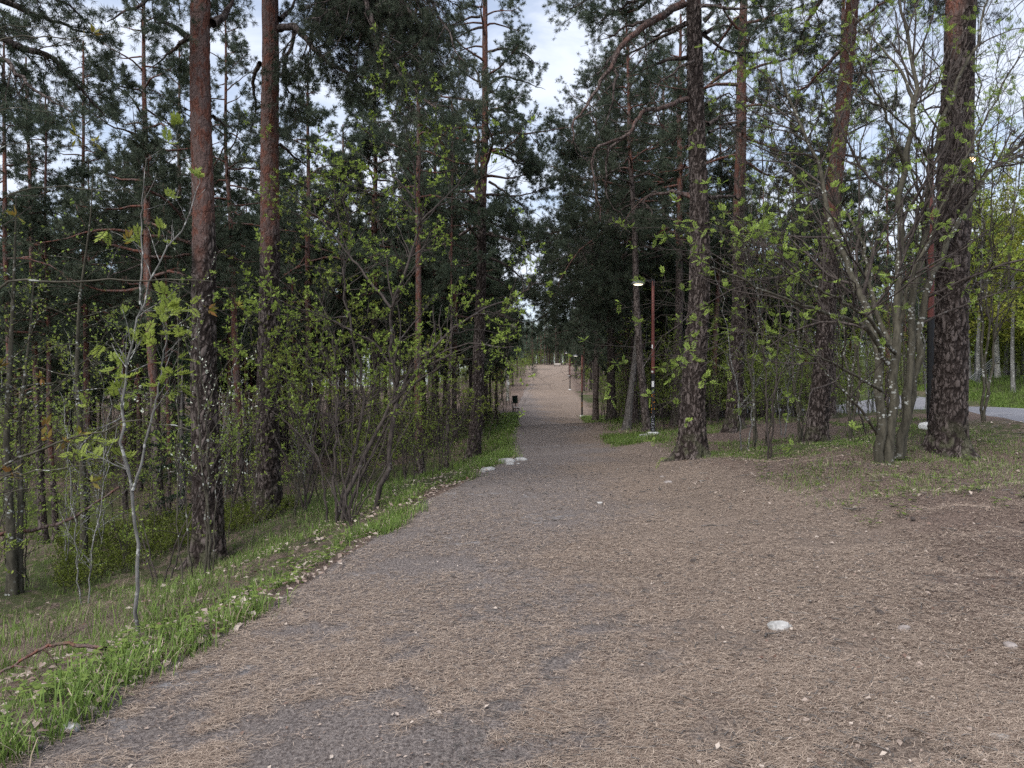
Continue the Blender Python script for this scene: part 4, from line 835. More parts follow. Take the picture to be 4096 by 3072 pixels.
# young spruces
def spruce(label, px, Y, H, seed):
    rng = np.random.default_rng(seed); b = gp(px, Y); root = thing('spruce_tree', label, 'spruce tree', b)
    tm = MB(); axf = trunk_mesh(tm, np.array([[0, 0, -1.], [0, 0, H + .5]]), .05 + .006 * H, H, 99, False, seed, .3, .05); tm.build('trunk', ['dead'], root)
    cr = MB(); P, R = [], []
    for i in range(int(H * 14)):
        u = rng.uniform(0, 1); h = .3 + (H - .4) * u; az = rng.uniform(0, 6.28); L = (.16 * H + .3) * (1 - u) ** .9 + .12
        t = np.linspace(0, 1, 7)[:, None]; p = np.array([0, 0, h]) + t * L * np.array([cos(az), sin(az), 0]) + np.array([0, 0, 1.]) * (-.35 * t + .22 * t * t) * L
        P.append(p); R.append(np.linspace(.012, .004, 7))
    P, R = np.array(P), np.array(R); cr.tubes(P, R, 3)
    C1, R1 = grow(rng, P, R, 9, .1, 1, .35, .8, 5, .08, -.25, .6, flat=.3, kmin=3); cr.tubes(C1, R1, 3)
    tufts(rng, cr, C1, 9, .045, .014, 1, fr=(.0, 1), per=6, up=0); tufts(rng, cr, P, 9, .045, .014, 1, fr=(.2, 1), per=9, up=0)
    cr.build('crown', ['dead', 'spruce'], root)
spruce('dark young spruce standing in shade left behind the nearest big trunk', 183, 15.5, 3.6, 71)
spruce('small dark spruce low beside the far left edge of the path', 534, 150, 4.5, 72)

# far wood, one mass
fw = MB(); r_ = np.random.default_rng(55)
tx, ty = [], []
for _ in range(9000):
    y = r_.uniform(30, 330); x = r_.uniform(-1.0, 1.0) * (y * .95 + 12)
    inl = x < XL(y) - 3; inr = x > XR(y) + 3
    if y < 232 and not (inl or inr): continue
    if y < 190 and abs(x / y) < .72 and y < (95 if x < 0 else 85): continue
    if y < 100 and x > 0 and abs(x - float(road_x(min(y, 72))) - 2) < 6: continue
    tx.append(x); ty.append(y)
tx = np.concatenate([tx[:900], r_.uniform(-8, 46, 330)]); ty = np.concatenate([ty[:900], r_.uniform(206, 300, 330)]); tz = terr(tx, ty); th_ = r_.uniform(9, 15, len(tx))
P = np.stack([np.stack([tx + r_.normal(size=len(tx)) * .1, ty, tz - .5], 1), np.stack([tx, ty, tz + th_ * .5], 1), np.stack([tx + r_.normal(size=len(tx)) * .2, ty, tz + th_], 1)], 1)
fw.tubes(P, np.stack([np.full(len(tx), .16), np.full(len(tx), .11), np.full(len(tx), .03)], 1), 6, np.tile([0., .8, 1.], (len(tx), 1)), 0)
k = 240; u = r_.uniform(.3, 1, (len(tx), k)) ** .9; rad = (2.1 * (1.05 - u) ** .6 + .2) * np.sqrt(r_.uniform(0, 1, (len(tx), k))); az = r_.uniform(0, 6.28, (len(tx), k))
C = np.stack([tx[:, None] + rad * np.cos(az), ty[:, None] + rad * np.sin(az), tz[:, None] + th_[:, None] * u], -1).reshape(-1, 3)
d1 = nrm(r_.normal(size=C.shape) + np.array([0, 0, .2])) * r_.uniform(.2, .5, (len(C), 1)); d2 = nrm(np.cross(d1, r_.normal(size=C.shape))) * r_.uniform(.06, .14, (len(C), 1))
fw.quads(np.stack([C - d1, C + d2, C + d1, C - d2], 1), np.repeat(r_.uniform(0, .8, len(tx)), k), 1)
k = 90; hh = r_.uniform(.2, 4.5, (len(tx), k)); rad = 3.2 * np.sqrt(r_.uniform(0, 1, (len(tx), k))); az = r_.uniform(0, 6.28, (len(tx), k))
ux, uy = tx[:, None] + rad * np.cos(az), ty[:, None] + rad * np.sin(az)
C = np.stack([ux, uy, terr(ux, uy) + hh], -1).reshape(-1, 3)
ok = (C[:, 0] < XL(C[:, 1]) - 1) | (C[:, 0] > XR(C[:, 1]) + 1) | (C[:, 1] > 228); C = C[ok]
d1 = nrm(r_.normal(size=C.shape)) * r_.uniform(.08, .2, (len(C), 1)); d2 = nrm(np.cross(d1, r_.normal(size=C.shape))) * r_.uniform(.05, .12, (len(C), 1))
fw.quads(np.stack([C - d1, C + d2, C + d1, C - d2], 1), r_.uniform(0, .6, len(C)), 2)
stuff(fw.build('far_woodland', ['pine', 'needles', 'leaf']), 'far pine wood closing in behind the nearer trees')

# ------------------------------------------------------------------ ground cover
def blades(mb, x, y, h, w, lean, rng, mat=0, tint=(.1, 1), z0=None):
    z = terr(x, y) if z0 is None else z0; m = len(x); az = rng.uniform(0, 6.28, m); d = np.stack([np.cos(az), np.sin(az), np.zeros(m)], 1); sd = np.stack([-np.sin(az), np.cos(az), np.zeros(m)], 1) * (w / 2)[:, None]
    b = np.stack([x, y, z - .01], 1); up = np.array([0, 0, 1.]); L = (h * lean)[:, None]
    p1 = b + up * (h * .55)[:, None] + d * L * .25; p2 = b + up * (h * .92)[:, None] + d * L * .7; p3 = b + up * (h * (1 - .25 * lean))[:, None] + d * L * 1.25
    V = np.stack([b - sd, b + sd, p1 + sd * .8, p1 - sd * .8, p2 + sd * .5, p2 - sd * .5, p3], 1).reshape(-1, 3)
    i = np.arange(m)[:, None] * 7
    mb.add(V, Q=np.concatenate([i + np.array([0, 1, 2, 3]), i + np.array([3, 2, 4, 5])]), T=i + np.array([5, 4, 6]), a=np.repeat(rng.uniform(tint[0], tint[1], m), 7), mat=mat)
gr = MB(); r_ = np.random.default_rng(31)
def clumps(n, ysel, dsel, nb, h, w0, spread, sideleft=True, keep=None, lean=(.3, 1.0)):
    yc = ysel(n); xc = (XL(yc) - dsel(n)) if sideleft else (XR(yc) + dsel(n))
    if keep is not None: kk = keep(xc, yc); xc, yc = xc[kk], yc[kk]
    m = len(xc); hc = r_.uniform(.5, 1.15, m) * h
    x = np.repeat(xc, nb) + r_.normal(size=m * nb) * spread; y = np.repeat(yc, nb) + r_.normal(size=m * nb) * spread
    hh = np.repeat(hc, nb) * r_.uniform(.5, 1.1, m * nb); w = np.maximum(w0, .00055 * y) * r_.uniform(.7, 1.2, m * nb)
    dm = r_.uniform(size=m * nb) < .16; ln_ = r_.uniform(lean[0], lean[1], m * nb)
    blades(gr, x[~dm], y[~dm], hh[~dm], w[~dm], ln_[~dm], r_)
    blades(gr, x[dm], y[dm], hh[dm] * .8, w[dm] * .8, ln_[dm] * 1.3, r_, 1, (.0, .55))
ynear = lambda a, b: (lambda n: a + (b - a) * r_.uniform(0, 1, n) ** 1.3)
g_verge = lambda x, y: noise2(x, y, 1.6, 41) > -.55
clumps(700, ynear(2.6, 21), lambda n: np.abs(r_.normal(.12, .17, n)) - .03, 20, .18, .008, .06, keep=lambda x, y: noise2(x, y, 2.8, 41) > .02)
clumps(1100, ynear(2.6, 20), lambda n: .3 + r_.exponential(.9, n), 15, .23, .008, .07, keep=lambda x, y: noise2(x, y, 1.9, 42) > .3)
clumps(1700, ynear(3, 20), lambda n: .2 + r_.exponential(1.7, n), 11, .10, .004, .10, keep=lambda x, y: noise2(x, y, 1.2, 43) > -.2)
clumps(1500, ynear(6, 22), lambda n: 1.5 + r_.exponential(3.0, n), 12, .16, .005, .12)
clumps(2200, ynear(18, 58), lambda n: .05 + r_.exponential(.9, n), 14, .17, .006, .15)
clumps(4200, lambda n: r_.uniform(8.6, 22, n), lambda n: .8 + r_.uniform(0, 7, n), 14, .085, .004, .10, False, keep=lambda x, y: (noise2(x, y, 1.1, 44) > -.15) & (x < road_x(y) - 1.4))
clumps(330, lambda n: r_.uniform(10.5, 22, n), lambda n: 1.2 + r_.uniform(0, 6, n), 26, .2, .005, .07, False, keep=lambda x, y: (noise2(x, y, .8, 45) > .2) & (x < road_x(y) - 1.4))
clumps(1500, lambda n: r_.uniform(24, 60, n), lambda n: .1 + r_.exponential(2.5, n), 14, .18, .007, .18, False, keep=lambda x, y: np.abs(x - road_x(y) - 1.75) > 3.6)
clumps(420, lambda n: r_.uniform(20.5, 26, n), lambda n: -.3 + r_.exponential(.7, n), 22, .16, .006, .12, False)
# bank beyond the road
n = 2600; yb = r_.uniform(26, 62, n); xb = road_x(yb) + 5.6 + r_.exponential(3.5, n)
x = np.repeat(xb, 14) + r_.normal(size=n * 14) * .16; y = np.repeat(yb, 14) + r_.normal(size=n * 14) * .16
blades(gr, x, y, r_.uniform(.12, .34, n * 14), np.full(n * 14, .018), r_.uniform(.3, .9, n * 14), r_)
stuff(gr.build('grass', ['grass', 'dry']), 'fresh green grass along the path edges and banks')
# needle litter: curved dry pine needles
nl = MB(); N = 400000; y = 1 / r_.uniform(1 / 17.0, 1 / 2.55, N); px = r_.uniform(-30, 1054, N); x = (px - CX) / F * y
x = np.where(r_.uniform(size=N) < 1, x, x); ok = (x > XL(y) + .02) & (noise2(x, y, 2.3, 51) + .8 * noise2(x, y, 9, 52) + .5 * noise2(x, y, 22, 53) + r_.normal(size=N) * .45 + .6 * sst(x, 0, 2.0) > -.4); x, y = x[ok], y[ok]; m = len(x)
az = np.where(r_.uniform(size=m) < .6, r_.normal(0.1, .6, m), r_.uniform(0, 6.28, m)); l = r_.uniform(.024, .062, m); w = np.maximum(.0019, .00058 * y) * r_.uniform(.7, 1.2, m)
bend = r_.normal(size=m) * .35; z = terr(x, y) + .016 + r_.uniform(0, .012, m)
d0 = np.stack([np.cos(az), np.sin(az), r_.normal(size=m) * .10], 1); d1 = np.stack([np.cos(az + bend), np.sin(az + bend), r_.normal(size=m) * .12], 1); sd = np.stack([-np.sin(az), np.cos(az), np.zeros(m)], 1) * w[:, None] / 2
p0 = np.stack([x, y, z], 1); p1 = p0 + d0 * l[:, None] * .5; p2 = p1 + d1 * l[:, None] * .5
V = np.stack([p0 - sd, p0 + sd, p1 + sd, p1 - sd, p2 + sd * .5, p2 - sd * .5], 1).reshape(-1, 3); i = np.arange(m)[:, None] * 6
nl.add(V, Q=np.concatenate([i + np.array([0, 1, 2, 3]), i + np.array([3, 2, 4, 5])]), a=np.repeat(np.clip(r_.normal(.42, .3, m), 0, 1), 6))
stuff(nl.build('needle_litter', ['dry']), 'dry brown pine needles strewn over the path')
# fallen leaves
fl = MB()
def leaves_on(x, y, smin, smax, zoff=.02):
    m = len(x); l = r_.uniform(smin, smax, m)[:, None]; az = r_.uniform(0, 6.28, m); d = np.stack([np.cos(az), np.sin(az), r_.normal(size=m) * .25], 1); s = np.stack([-np.sin(az), np.cos(az), r_.normal(size=m) * .3], 1) * l * .33
    c = np.stack([x, y, terr(x, y) + zoff], 1)
    mid = c + d * l * .5 + np.array([0, 0, 1.]) * l * .12
    fl.quads(np.stack([c, mid + s, c + d * l, mid - s], 1), np.clip(r_.normal(.55, .3, m), 0, 1))
n = 3600; y = ynear(2.6, 20)(n); leaves_on(XL(y) - r_.exponential(1.3, n) + .06, y, .025, .075, .04)
n = 1100; y = 1 / r_.uniform(1 / 15, 1 / 2.6, n); x = XL(y) + r_.uniform(0, 5, n); leaves_on(x, y, .012, .034)
n = 1900; y = r_.uniform(7, 22, n); x = XR(y) + r_.uniform(-.2, 9, n); k_ = x < road_x(y) - 1.3; leaves_on(x[k_], y[k_], .025, .07)
n = 700; y = 1 / r_.uniform(1 / 12, 1 / 2.6, n); x = r_.uniform(.4, 1, n) * y * .75; leaves_on(x, y, .014, .045)
stuff(fl.build('fallen_leaves', ['dryleaf'], smooth=False), 'pale dead leaves scattered on the ground')
# bark crumbs and twig bits
db = MB(); n = 4200; y = 1 / r_.uniform(1 / 15, 1 / 2.55, n); x = r_.uniform(-.15, 1, n) * y * .76; k_ = x > XL(y) + .1; x, y = x[k_], y[k_]; n = len(x)
az = r_.uniform(0, 6.28, n); l = r_.uniform(.01, .07, n) * np.where(r_.uniform(size=n) < .12, 2.2, 1); d = np.stack([np.cos(az), np.sin(az), r_.normal(size=n) * .08], 1) * l[:, None]
c = np.stack([x, y, terr(x, y) + .024], 1); db.tubes(np.stack([c - d / 2, c + r_.normal(size=(n, 3)) * .003, c + d / 2], 1), np.maximum(.0016, .0004 * y)[:, None] * r_.uniform(.6, 1.8, (n, 1)) * np.array([[1, 1, .6]]), 4, r_.uniform(0, .5, n))
stuff(db.build('bark_crumbs', ['dead']), 'dark twig bits and bark crumbs among the needles')
# low herbs with round leaves on the verge
hb = MB(); n = 230; y = ynear(2.7, 12)(n); x = XL(y) - np.abs(r_.normal(.3, .6, n)) - .05
n2_ = 90; y = np.concatenate([y, r_.uniform(7.6, 12, n2_)]); x = np.concatenate([x, r_.uniform(3.6, 8, n2_)])
P = np.stack([x, y, terr(x, y)], 1); P = np.repeat(P, 5, 0); m = len(P); tp = P + r_.normal(size=(m, 3)) * np.array([.05, .05, 0]) + np.array([0, 0, 1.]) * r_.uniform(.03, .12, m)[:, None]
hb.tubes(np.stack([P, (P + tp) / 2, tp], 1), np.full((m, 3), .0015), 3)
for s in range(3):
    az = r_.uniform(0, 6.28, m); d = np.stack([np.cos(az), np.sin(az), r_.uniform(-.3, .25, m)], 1); l = r_.uniform(.02, .05, m)[:, None]; sd = np.stack([-np.sin(az), np.cos(az), np.zeros(m)], 1) * l * .45
    hb.quads(np.stack([tp, tp + d * l * .55 + sd, tp + d * l, tp + d * l * .55 - sd], 1), r_.uniform(.2, 1, m))
stuff(hb.build('ground_herbs', ['grass']), 'low broad leaved herbs on the verge')
# undergrowth: thin whips with small leaves, past counting
ug = MB(); r_ = np.random.default_rng(83)
def under(n, pxr, Yr, cond, hr, nl, ls):
    y = np.sqrt(r_.uniform(Yr[0] ** 2, Yr[1] ** 2, n)); px = r_.uniform(*pxr, n); x = (px - CX) / F * y
    k = cond(x, y) & (noise2(x, y, .5, 84) > -.6); x, y = x[k], y[k]; m = len(x)
    b = np.stack([x, y, terr(x, y) - .05], 1); d = nrm(r_.normal(size=(m, 3)) * np.array([.18, .18, 0]) + np.array([0, 0, 1.])); L = r_.uniform(*hr, m)
    P = b[:, None] + np.linspace(0, 1, 6)[None, :, None] * (d * L[:, None])[:, None]; P[:, 1:] += np.cumsum(r_.normal(size=(m, 5, 3)) * np.array([.05, .05, .0]), 1)
    R = np.maximum(.006, .00028 * y)[:, None] * np.linspace(1, .4, 6)[None]; ug.tubes(P, R, 3)
    C1, R1 = grow(r_, P, R, 2.6, .2, 1, (.2, .7), .8, 4, .2, .2, .6, rmin=.004); ug.tubes(C1, R1, 3)
    simple_leaves(r_, ug, C1, nl, ls, 1, tint=(0, .7), asp=.55, tips=2); simple_leaves(r_, ug, P, nl, ls, 1, tint=(0, .7), asp=.55, tips=1)
onr = lambda x, y: (np.abs(x - road_x(y) - 1.75) < 3.8) & (y < 75)
under(1000, (-80, 340), (14, 60), lambda x, y: x < XL(y) - 2.5, (.5, 3.0), 6, .05)
under(900, (330, 520), (14, 75), lambda x, y: x < XL(y) - .9, (.4, 2.6), 7, .055)
under(1700, (585, 860), (25.5, 62), lambda x, y: (x > XR(y) + 1.3) & ~onr(x, y), (.8, 4.2), 16, .065)
under(900, (880, 1080), (42, 82), lambda x, y: x > road_x(np.minimum(y, 72)) + 11, (.4, 3.0), 9, .08)
under(900, (440, 640), (75, 205), lambda x, y: (x < XL(y) - 2) | (x > XR(y) + 2), (.6, 4.5), 5, .22)
stuff(ug.build('undergrowth', ['dark', 'leaf']), 'tangled leafy undergrowth between the trunks')
# blueberry scrub
bl = MB(); n = 900; px = r_.uniform(60, 300, n); y = r_.uniform(9.5, 14.5, n); x = (px - CX) / F * y
ok = (x < XL(y) - 2.2) & (noise2(x, y, .7, 61) > -.35); x, y = x[ok], y[ok]; b0 = np.stack([x, y, terr(x, y)], 1); b0 = np.repeat(b0, 4, 0); m = len(b0)
d = nrm(r_.normal(size=(m, 3)) * np.array([.5, .5, .1]) + np.array([0, 0, 1.])); L = r_.uniform(.15, .42, m)[:, None]
Pb = b0[:, None] + np.linspace(0, 1, 4)[None, :, None] * (d * L)[:, None]; bl.tubes(Pb, np.full((m, 4), .002), 3)
simple_leaves(r_, bl, Pb, 16, .035, 1, fr=(.35, 1), asp=.6, tips=1, tint=(0, 1))
stuff(bl.build('blueberry_scrub', ['dark', 'berry']), 'yellow green blueberry scrub on the left slope')

# ------------------------------------------------------------------ stones, cones, fallen branch
def ico(sub=3):
    import bmesh
    bm = bmesh.new(); bmesh.ops.create_icosphere(bm, subdivisions=sub, radius=1.0); V = np.array([v.co[:] for v in bm.verts]); T = np.array([[v.index for v in f.verts] for f in bm.faces]); bm.free(); return V, T
IV, IT = ico(4)
def stone(label, px, Y, dims, seed, rot=0.0, sink=.35, mat='stone', name='stone', cat='stone', group=None, xy=None):
    r = np.random.default_rng(seed); k = r.normal(size=(10, 3)) * np.linspace(1, 5, 10)[:, None]; p = r.uniform(0, 6.28, 10)
    f = 1 + sum(.14 / (1 + .5 * i) * np.sin(IV @ k[i] + p[i]) for i in range(10))
    V = np.sign(IV) * np.abs(IV) ** .7 * f[:, None] * np.array(dims) / 2; c, s = cos(rot), sin(rot); V = V @ np.array([[c, s, 0], [-s, c, 0], [0, 0, 1]])
    V[:, 2] += dims[2] * (.5 - sink - .12)
    b = gp(px, Y) if xy is None else np.array([xy[0], xy[1], float(terr(*xy))])
    o = MB().add(V, T=IT).build(name, [mat], loc=tuple(b + [0, 0, .012])); return tag(o, label, cat, group)
stone('largest pale boulder set into the left path edge by the crest', 506, 15.6, (.32, .24, .20), 1, .1)
stone('flat pale stone just behind the largest boulder at the path edge', 521, 16.6, (.27, .2, .13), 2, -.1)
stone('small whitish stone right at the foot of the largest boulder', 510, 14.9, (.17, .13, .08), 3, .1)
stone('tiny pale pebble right of the largest boulder at the path edge', 518, 15.2, (.08, .07, .05), 4)
stone('long low grey stone at the left path edge, nearest of the roadside stones', 487, 13.6, (.28, .15, .12), 5, .2)
stone('white speckled stone half buried in the needles on the near right of the path', 779, 4.72, (.115, .075, .07), 6, .2, .3)
stone('little white chip beside the white speckled stone on the path', 789, 4.75, (.045, .035, .025), 7, .1)
stone('rounded pinkish grey stone in the litter at the right foreground', 903, 4.60, (.075, .05, .045), 8, mat='stone_brown')
stone('pale lump of stone near the right edge of the foreground litter', 1010, 4.25, (.06, .05, .045), 9, mat='stone_brown')
stone('flat white flake of stone lying at the lower right corner', 1000, 3.25, (.075, .05, .02), 10, .3)
stone('smooth grey pebble on the path at the lower left corner', 71, 3.42, (.07, .05, .04), 11)
stone('pale flat stone lying mid path beyond the boulders', 600, 9.6, (.10, .06, .035), 12)
for i, (px, Y) in enumerate(((668, 11.5), (662, 12.2), (556, 30), (560, 31))): stone('weathered flat stone flush with the needle covered ground mid path right', px, Y, (.12, .08, .05), 30 + i, i, .35, mat='stone_brown', group='flush stones in the path')
for i, (px, py) in enumerate(((660, 573), (913, 539), (771, 557), (693, 558), (940, 570), (880, 619))):
    Yc = 1.55 * F / (py - CY); stone('dark pine cone lying in the needle litter right of the path', px, Yc, (.05, .04, .035), 50 + i, i, .2, mat='dark', name='pine_cone', cat='pine cone', group='pine cones in the litter')
fb = gp(50, 4.6); bo = MB(); r_ = np.random.default_rng(8)
q = np.array([Wp(*c9(x, y)[:2], 4.6) for x, y in ((-60, 1040), (60, 1010), (200, 985), (330, 940), (440, 930), (560, 940), (690, 935))]) - fb
q[:, 2] = terr(q[:, 0] + fb[0], q[:, 1] + fb[1]) - fb[2] + np.array([.08, .1, .13, .16, .15, .12, .08]); q = resample(q, 24, 1, .004, r_); bo.tubes(q, np.linspace(.007, .013, 24), 7, .8)
C1, R1 = grow(r_, q[None], np.full((1, 24), .01), 7, .05, .95, (.15, .45), .8, 6, .25, -.2, .6); bo.tubes(C1, R1, 4, .5)
tag(bo.build('fallen_branch', ['pine'], loc=tuple(fb)), 'reddish fallen pine branch lying in the grass at the lower left', 'branch')
fb = gp(230, 9.4); q = np.array([Wp(*c9(x, y)[:2], 9.4) for x, y in ((1640, 225), (1800, 180), (1950, 130), (2110, 95))]) - fb; q = resample(q, 16, 1, .006, r_); bo = MB(); bo.tubes(q, np.linspace(.012, .02, 16), 6)
tag(bo.build('fallen_branch', ['dark'], loc=tuple(fb)), 'dark curved stick lying on the slope under the bird cherry', 'branch')
fb = gp(50, 10.5); q = np.array([Wp(*c5(x, y)[:2], 10.5) for x, y in ((-20, 1720), (200, 1690), (400, 1640), (560, 1540), (720, 1430))]) - fb; q = resample(q, 16, 1, .006, r_); bo = MB(); bo.tubes(q, np.linspace(.03, .016, 16), 6, .5)
tag(bo.build('fallen_branch', ['pine'], loc=tuple(fb)), 'long fallen pole slanting among the stems at the left edge', 'branch')
for i, (px, py, az, L) in enumerate(((1010, 703, .2, .3), (806, 592, .1, .14), (775, 636, .6, .2), (920, 530, .05, .35), (860, 524, .1, .4), (715, 527, .1, .3), (392, 612, .1, .12))):
    Yc = 1.57 * F / (py - CY); b = gp(px, Yc); bo = MB(); q = np.stack([np.linspace(-.5, .5, 6) * L * cos(az), np.linspace(-.5, .5, 6) * L * sin(az), np.full(6, .02)], 1) + np.random.default_rng(i).normal(size=(6, 3)) * .006
    bo.tubes(q, np.linspace(.007, .004, 6), 5); tag(bo.build('twig', ['dead'], loc=tuple(b)), 'broken dry twig lying loose on the needle covered ground', 'twig', 'broken twigs on the ground')

# ------------------------------------------------------------------ lamps
MR = mat_plain('pole_red_brown', (.115, .035, .028), .55, var=.15)
MK = mat_plain('pole_black', (.012, .012, .013), .5, var=.1)
MW = mat_plain('white_concrete', (.55, .55, .54), .85, var=.25, scale=9)
MG = mat_plain('lamp_grey', (.16, .165, .17), .45, metal=.4, var=.1)
MGL = mat_emit('lamp_glow', (1.0, .86, .62), 1.1)
MGF = mat_emit('lamp_glow_far', (1.0, .93, .8), .35)
MGW = mat_emit('lamp_glow_warm', (1.0, .70, .38), 2.6)
MST = mat_plain('sticker_white', (.62, .62, .62), .6, var=.15)
MOR = mat_plain('paint_orange', (.62, .26, .015), .6, var=.1)
MWP = mat_plain('paint_white', (.55, .56, .62), .6, var=.1)
def on_pole(u, z, rad, face): a = face + u / rad; return np.array([cos(a) * (rad + .002), sin(a) * (rad + .002), z])
GLY = {'G': [[(1, .8), (.5, 1), (0, .6), (0, .3), (.5, 0), (1, .3), (.6, .45)]], 'I': [[(.5, 0), (.5, 1)]], 'P': [[(0, 0), (.1, 1), (.8, .9), (.8, .55), (.1, .45)]], 'L': [[(.1, 1), (.1, .05), (.9, 0)]], 'Z': [[(0, 1), (.9, .95), (.1, .1), (1, 0)]], 'U': [[(0, 1), (.05, .2), (.5, 0), (.9, .25), (1, 1)]],
       'A': [[(0, 0), (.5, 1), (1, 0)], [(.2, .4), (.8, .4)]], 'K': [[(0, 0), (0, 1)], [(.9, 1), (.05, .5), (1, 0)]], 'E': [[(1, 1), (.1, .95), (0, .5), (.7, .5)], [(0, .5), (.05, 0), (1, .05)]], 'R': [[(0, 0), (.1, 1), (.8, .9), (.7, .5), (.1, .5), (1, 0)]], 'O': [[(.5, 1), (0, .5), (.5, 0), (1, .5), (.5, 1)]], '.': [[(.4, 0), (.6, .1)]], 'N': [[(0, 0), (.1, 1), (.85, .05), (1, 1)]]}
def graffiti(word, ztop, zbot, width, rad, face, thick, mat, root):
    mb = MB(); h = (ztop - zbot) / len(word)
    for i, ch in enumerate(word):
        for strk in GLY[ch]:
            p = np.array([on_pole((v - .5) * width, ztop - h * (i + .12 + .76 * u), rad, face) for u, v in strk]); n = 12
            mb.tubes(resample(p, n, 1), np.full(n, thick), 4)
    mb.build('graffiti', [mat], root)
def lamp(label, px, Y, H, arm_az, arm_len, glow, detail=False, base_dx=0.0, group='path lamp posts'):
    b = gp(px, Y); root = thing('lamp_post', label, 'lamp post', b, group); rb = .072; zb = H * .40
    MB().lathe([(0, -.4), (.21, -.4), (.21, .05), (.19, .09), (.10, .11), (0, .11)], 20).build('base_block', [MW], root)
    rk = lambda z: rb * (1 - .35 * z / H)
    MB().lathe([(rk(z), z) for z in (.09, .5, 1.0, zb)], 20).build('pole_foot', [MK], root)
    MB().lathe([(rk(z) - .003, z) for z in (zb - .02, H * .55, H * .75, H)] + [(0, H)], 20).build('pole', [MR], root)
    d = np.array([cos(arm_az), sin(arm_az), 0]); am = MB()
    am.lathe([(0, H - .16), (.058, H - .16), (.058, H + .05), (.05, H + .06), (0, H + .06)], 4)
    s = np.array([-d[1], d[0], 0]); Rm = np.stack([d, s, np.array([0, 0, 1.])], 1)
    am.box(d * (arm_len / 2) + np.array([0, 0, H + .01]), (arm_len, .05, .06), rot=Rm); am.build('arm', [MK], root, smooth=False)
    hc = d * (arm_len + .02) + np.array([0, 0, H - .10])
    MB().lathe([(0, .115), (.05, .115), (.06, .10), (.14, .085), (.205, .045), (.235, .0), (.225, -.008), (.20, .0), (0, .02)], 32, hc).build('lamp_head', [MG], root)
    hd = [o for o in root.children if o.name.startswith('lamp_head')][-1]
    gl = MB().lathe([(.15, -.012), (.12, -.030), (.05, -.042), (0, -.044)], 24, hc); gl.build('diffuser', [glow], hd)
    if detail:
        face = math.atan2(-b[1], -b[0]) - .05
        for zc, hh, ww in ((zb - .34, .19, .075), (zb + .06, .05, .07), (zb + .87, .12, .04)):
            V = np.array([[on_pole(u, z, rk(zc) + .004, face + (0 if hh > .15 else -.35)) for u in np.linspace(-ww / 2, ww / 2, 5)] for z in (zc - hh / 2, zc + hh / 2)])
            q = [(j, j + 1, 5 + j + 1, 5 + j) for j in range(4)]; MB().add(V, Q=q).build('sticker', [MST], root)
        graffiti('EN', zb - .56, zb - .72, .06, rk(1.4), face, .0035, MWP, root)
        graffiti('UIPLZ.', zb - .66, zb - 1.32, .10, rk(1.2), face, .008, MOR, root)
        graffiti('ZAKERO', zb - 1.36, zb - 1.86, .09, rk(.6), face, .0055, MWP, root)
    return root, b
l1, lb = lamp('red brown lamp post with orange graffiti on its black foot, nearest on the path', 653, 24, 5.0, pi, .46, MGL, True)
stone('white lump of broken concrete at the foot of the graffiti lamp post', 646, 23.6, (.36, .22, .14), 70, .2, .3, name='concrete_lump', cat='concrete lump')
stone('smaller white crumb of concrete left of the graffiti lamp post', 639, 23.3, (.3, .12, .08), 71, .2, .3, name='concrete_lump', cat='concrete lump')
l2, _ = lamp('second lamp post along the path, black foot showing beside the thicket', 582, 60, 5.0, pi, .5, MGF)
lb2 = gp(582, 60); face2 = math.atan2(-lb2[1], -lb2[0]); graffiti('UIPL', 1.15, .75, .09, .066, face2, .012, MOR, l2)
lamp('third lamp post along the path, pale head against the trees', 570, 103, 5.2, pi, .5, MGF)
lamp('farthest lamp post along the path, tiny before the end', 569, 148, 5.0, pi, .5, MGF)
lamp('lamp post half hidden behind the broad plate barked pine, warm light on', 931, 13.7, 5.12, .25, .78, MGW, group='path lamp posts')

# ------------------------------------------------------------------ bench, bin, notice, rails
MWD = mat_plain('bench_wood', (.36, .32, .285), .75, var=.2, scale=30)
MBK = mat_plain('bench_iron', (.03, .032, .035), .55, var=.1)
MGN = mat_plain('bin_green', (.010, .030, .022), .5, var=.2)
def bench(label, px, Y, rz, group='path benches'):
    b = gp(px, Y); r = thing('park_bench', label, 'bench', b, group); r.rotation_euler = (0, 0, rz)
    for k in range(4): MB().box((0, -.19 + k * .125, .45), (1.7, .105, .04)).build('seat_slat', [MWD], r, False)
    t = radians(14)
    for k in range(3): MB().box((0, .27 + .035 * k, .58 + .13 * k), (1.7, .035, .11), rot=[[1, 0, 0], [0, cos(t), sin(t)], [0, -sin(t), cos(t)]]).build('back_slat', [MWD], r, False)
    for sx in (-.68, .68):
        m = MB(); m.box((sx, -.2, .2), (.05, .05, .46)); m.box((sx, .22, .2), (.05, .05, .46)); m.box((sx, .01, .405), (.052, .5, .05)); m.tubes(np.array([[sx, .23, .4], [sx, .27, .6], [sx, .36, .92]]), np.full(3, .025), 6); m.build('leg_frame', [MBK], r, False)
    return r
bench('grey slatted park bench facing across the path, beside the green bin', 516, 59.5, pi / 2 + .05)
bench('far grey bench at the right where the path ends', 557, 186, -.3)
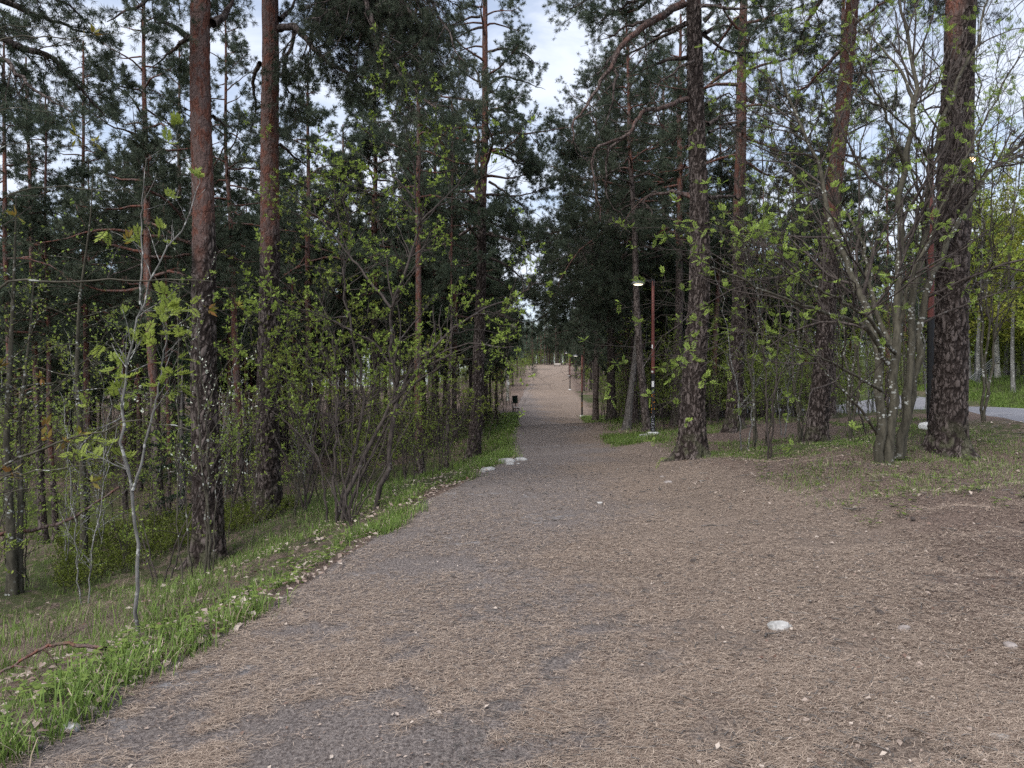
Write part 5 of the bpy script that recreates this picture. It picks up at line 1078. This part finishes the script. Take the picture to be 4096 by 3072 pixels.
b = gp(515.5, 61.5); bn = thing('litter_bin', 'dark green litter bin on a post, tilted above the bench', 'litter bin', b)
MB().lathe([(.03, -.2), (.03, .75), (0, .75)], 12).build('post', [MBK], bn)
t = radians(4); m_ = MB().lathe([(0, .0), (.2, .0), (.215, .02), (.23, .60), (.24, .63), (.225, .64), (.21, .60), (.2, .05), (0, .05)], 24, (.03, -.05, .66)); bo_ = m_.build('bin_body', [MGN], bn); bo_.rotation_euler = (0, -t, 0)
m_ = MB().lathe([(.235, .0), (.25, .01), (.25, .05), (.235, .06)], 24, (.03, -.05, 1.22)).build('rim', [MBK], bn); m_.rotation_euler = (0, -t, 0)
b = gp(508, 78); nx = Wp(508.4, 383.5, 77.8)
tag(MB().box((0, 0, 0), (.24, .02, .3)).build('paper_notice', [MST], None, False, tuple(nx)), 'white paper notice fixed to the birch past the bench', 'notice')
b = gp(984, 46); rl = thing('metal_railing', 'grey slanted metal railing leaning among the trees beyond the road', 'railing', b)
for k in range(4):
    p = np.array([[-.9 + k * .12, k * .05, .35 - k * .06], [.75 + k * .12, k * .05, 1.75 - k * .06]]); MB().tubes(p, np.full(2, .028), 8).build('rail', [MG], rl)
for x_ in (-.3, .45): MB().tubes(np.array([[x_, .4, -.2], [x_, .05, .85 + x_ * .85]]), np.full(2, .03), 8).build('prop', [MG], rl)

# ------------------------------------------------------------------ sky
w = bpy.data.worlds.new('World'); S.world = w; w.use_nodes = True; t = NT(w.node_tree)
out = t.n('ShaderNodeOutputWorld')
sky = t.n('ShaderNodeTexSky', sky_type='NISHITA', sun_disc=False, sun_elevation=SUN_EL, sun_rotation=SUN_AZ, air_density=1.0, dust_density=1.5, ozone_density=1.2)
co = t.n('ShaderNodeTexCoord').outputs['Generated']
n1 = t.noise(t.scale(co, (1.6, 1.6, 4.5)), 2.2, 6, .6, .4)
cl = t.ramp(n1, .34, .66, .35, .96)
col = t.mix(cl, sky.outputs[0], (5.0, 5.35, 6.1))
bg = t.n('ShaderNodeBackground', {'Color': col, 'Strength': .07}); t.t.links.new(bg.outputs[0], out.inputs[0])
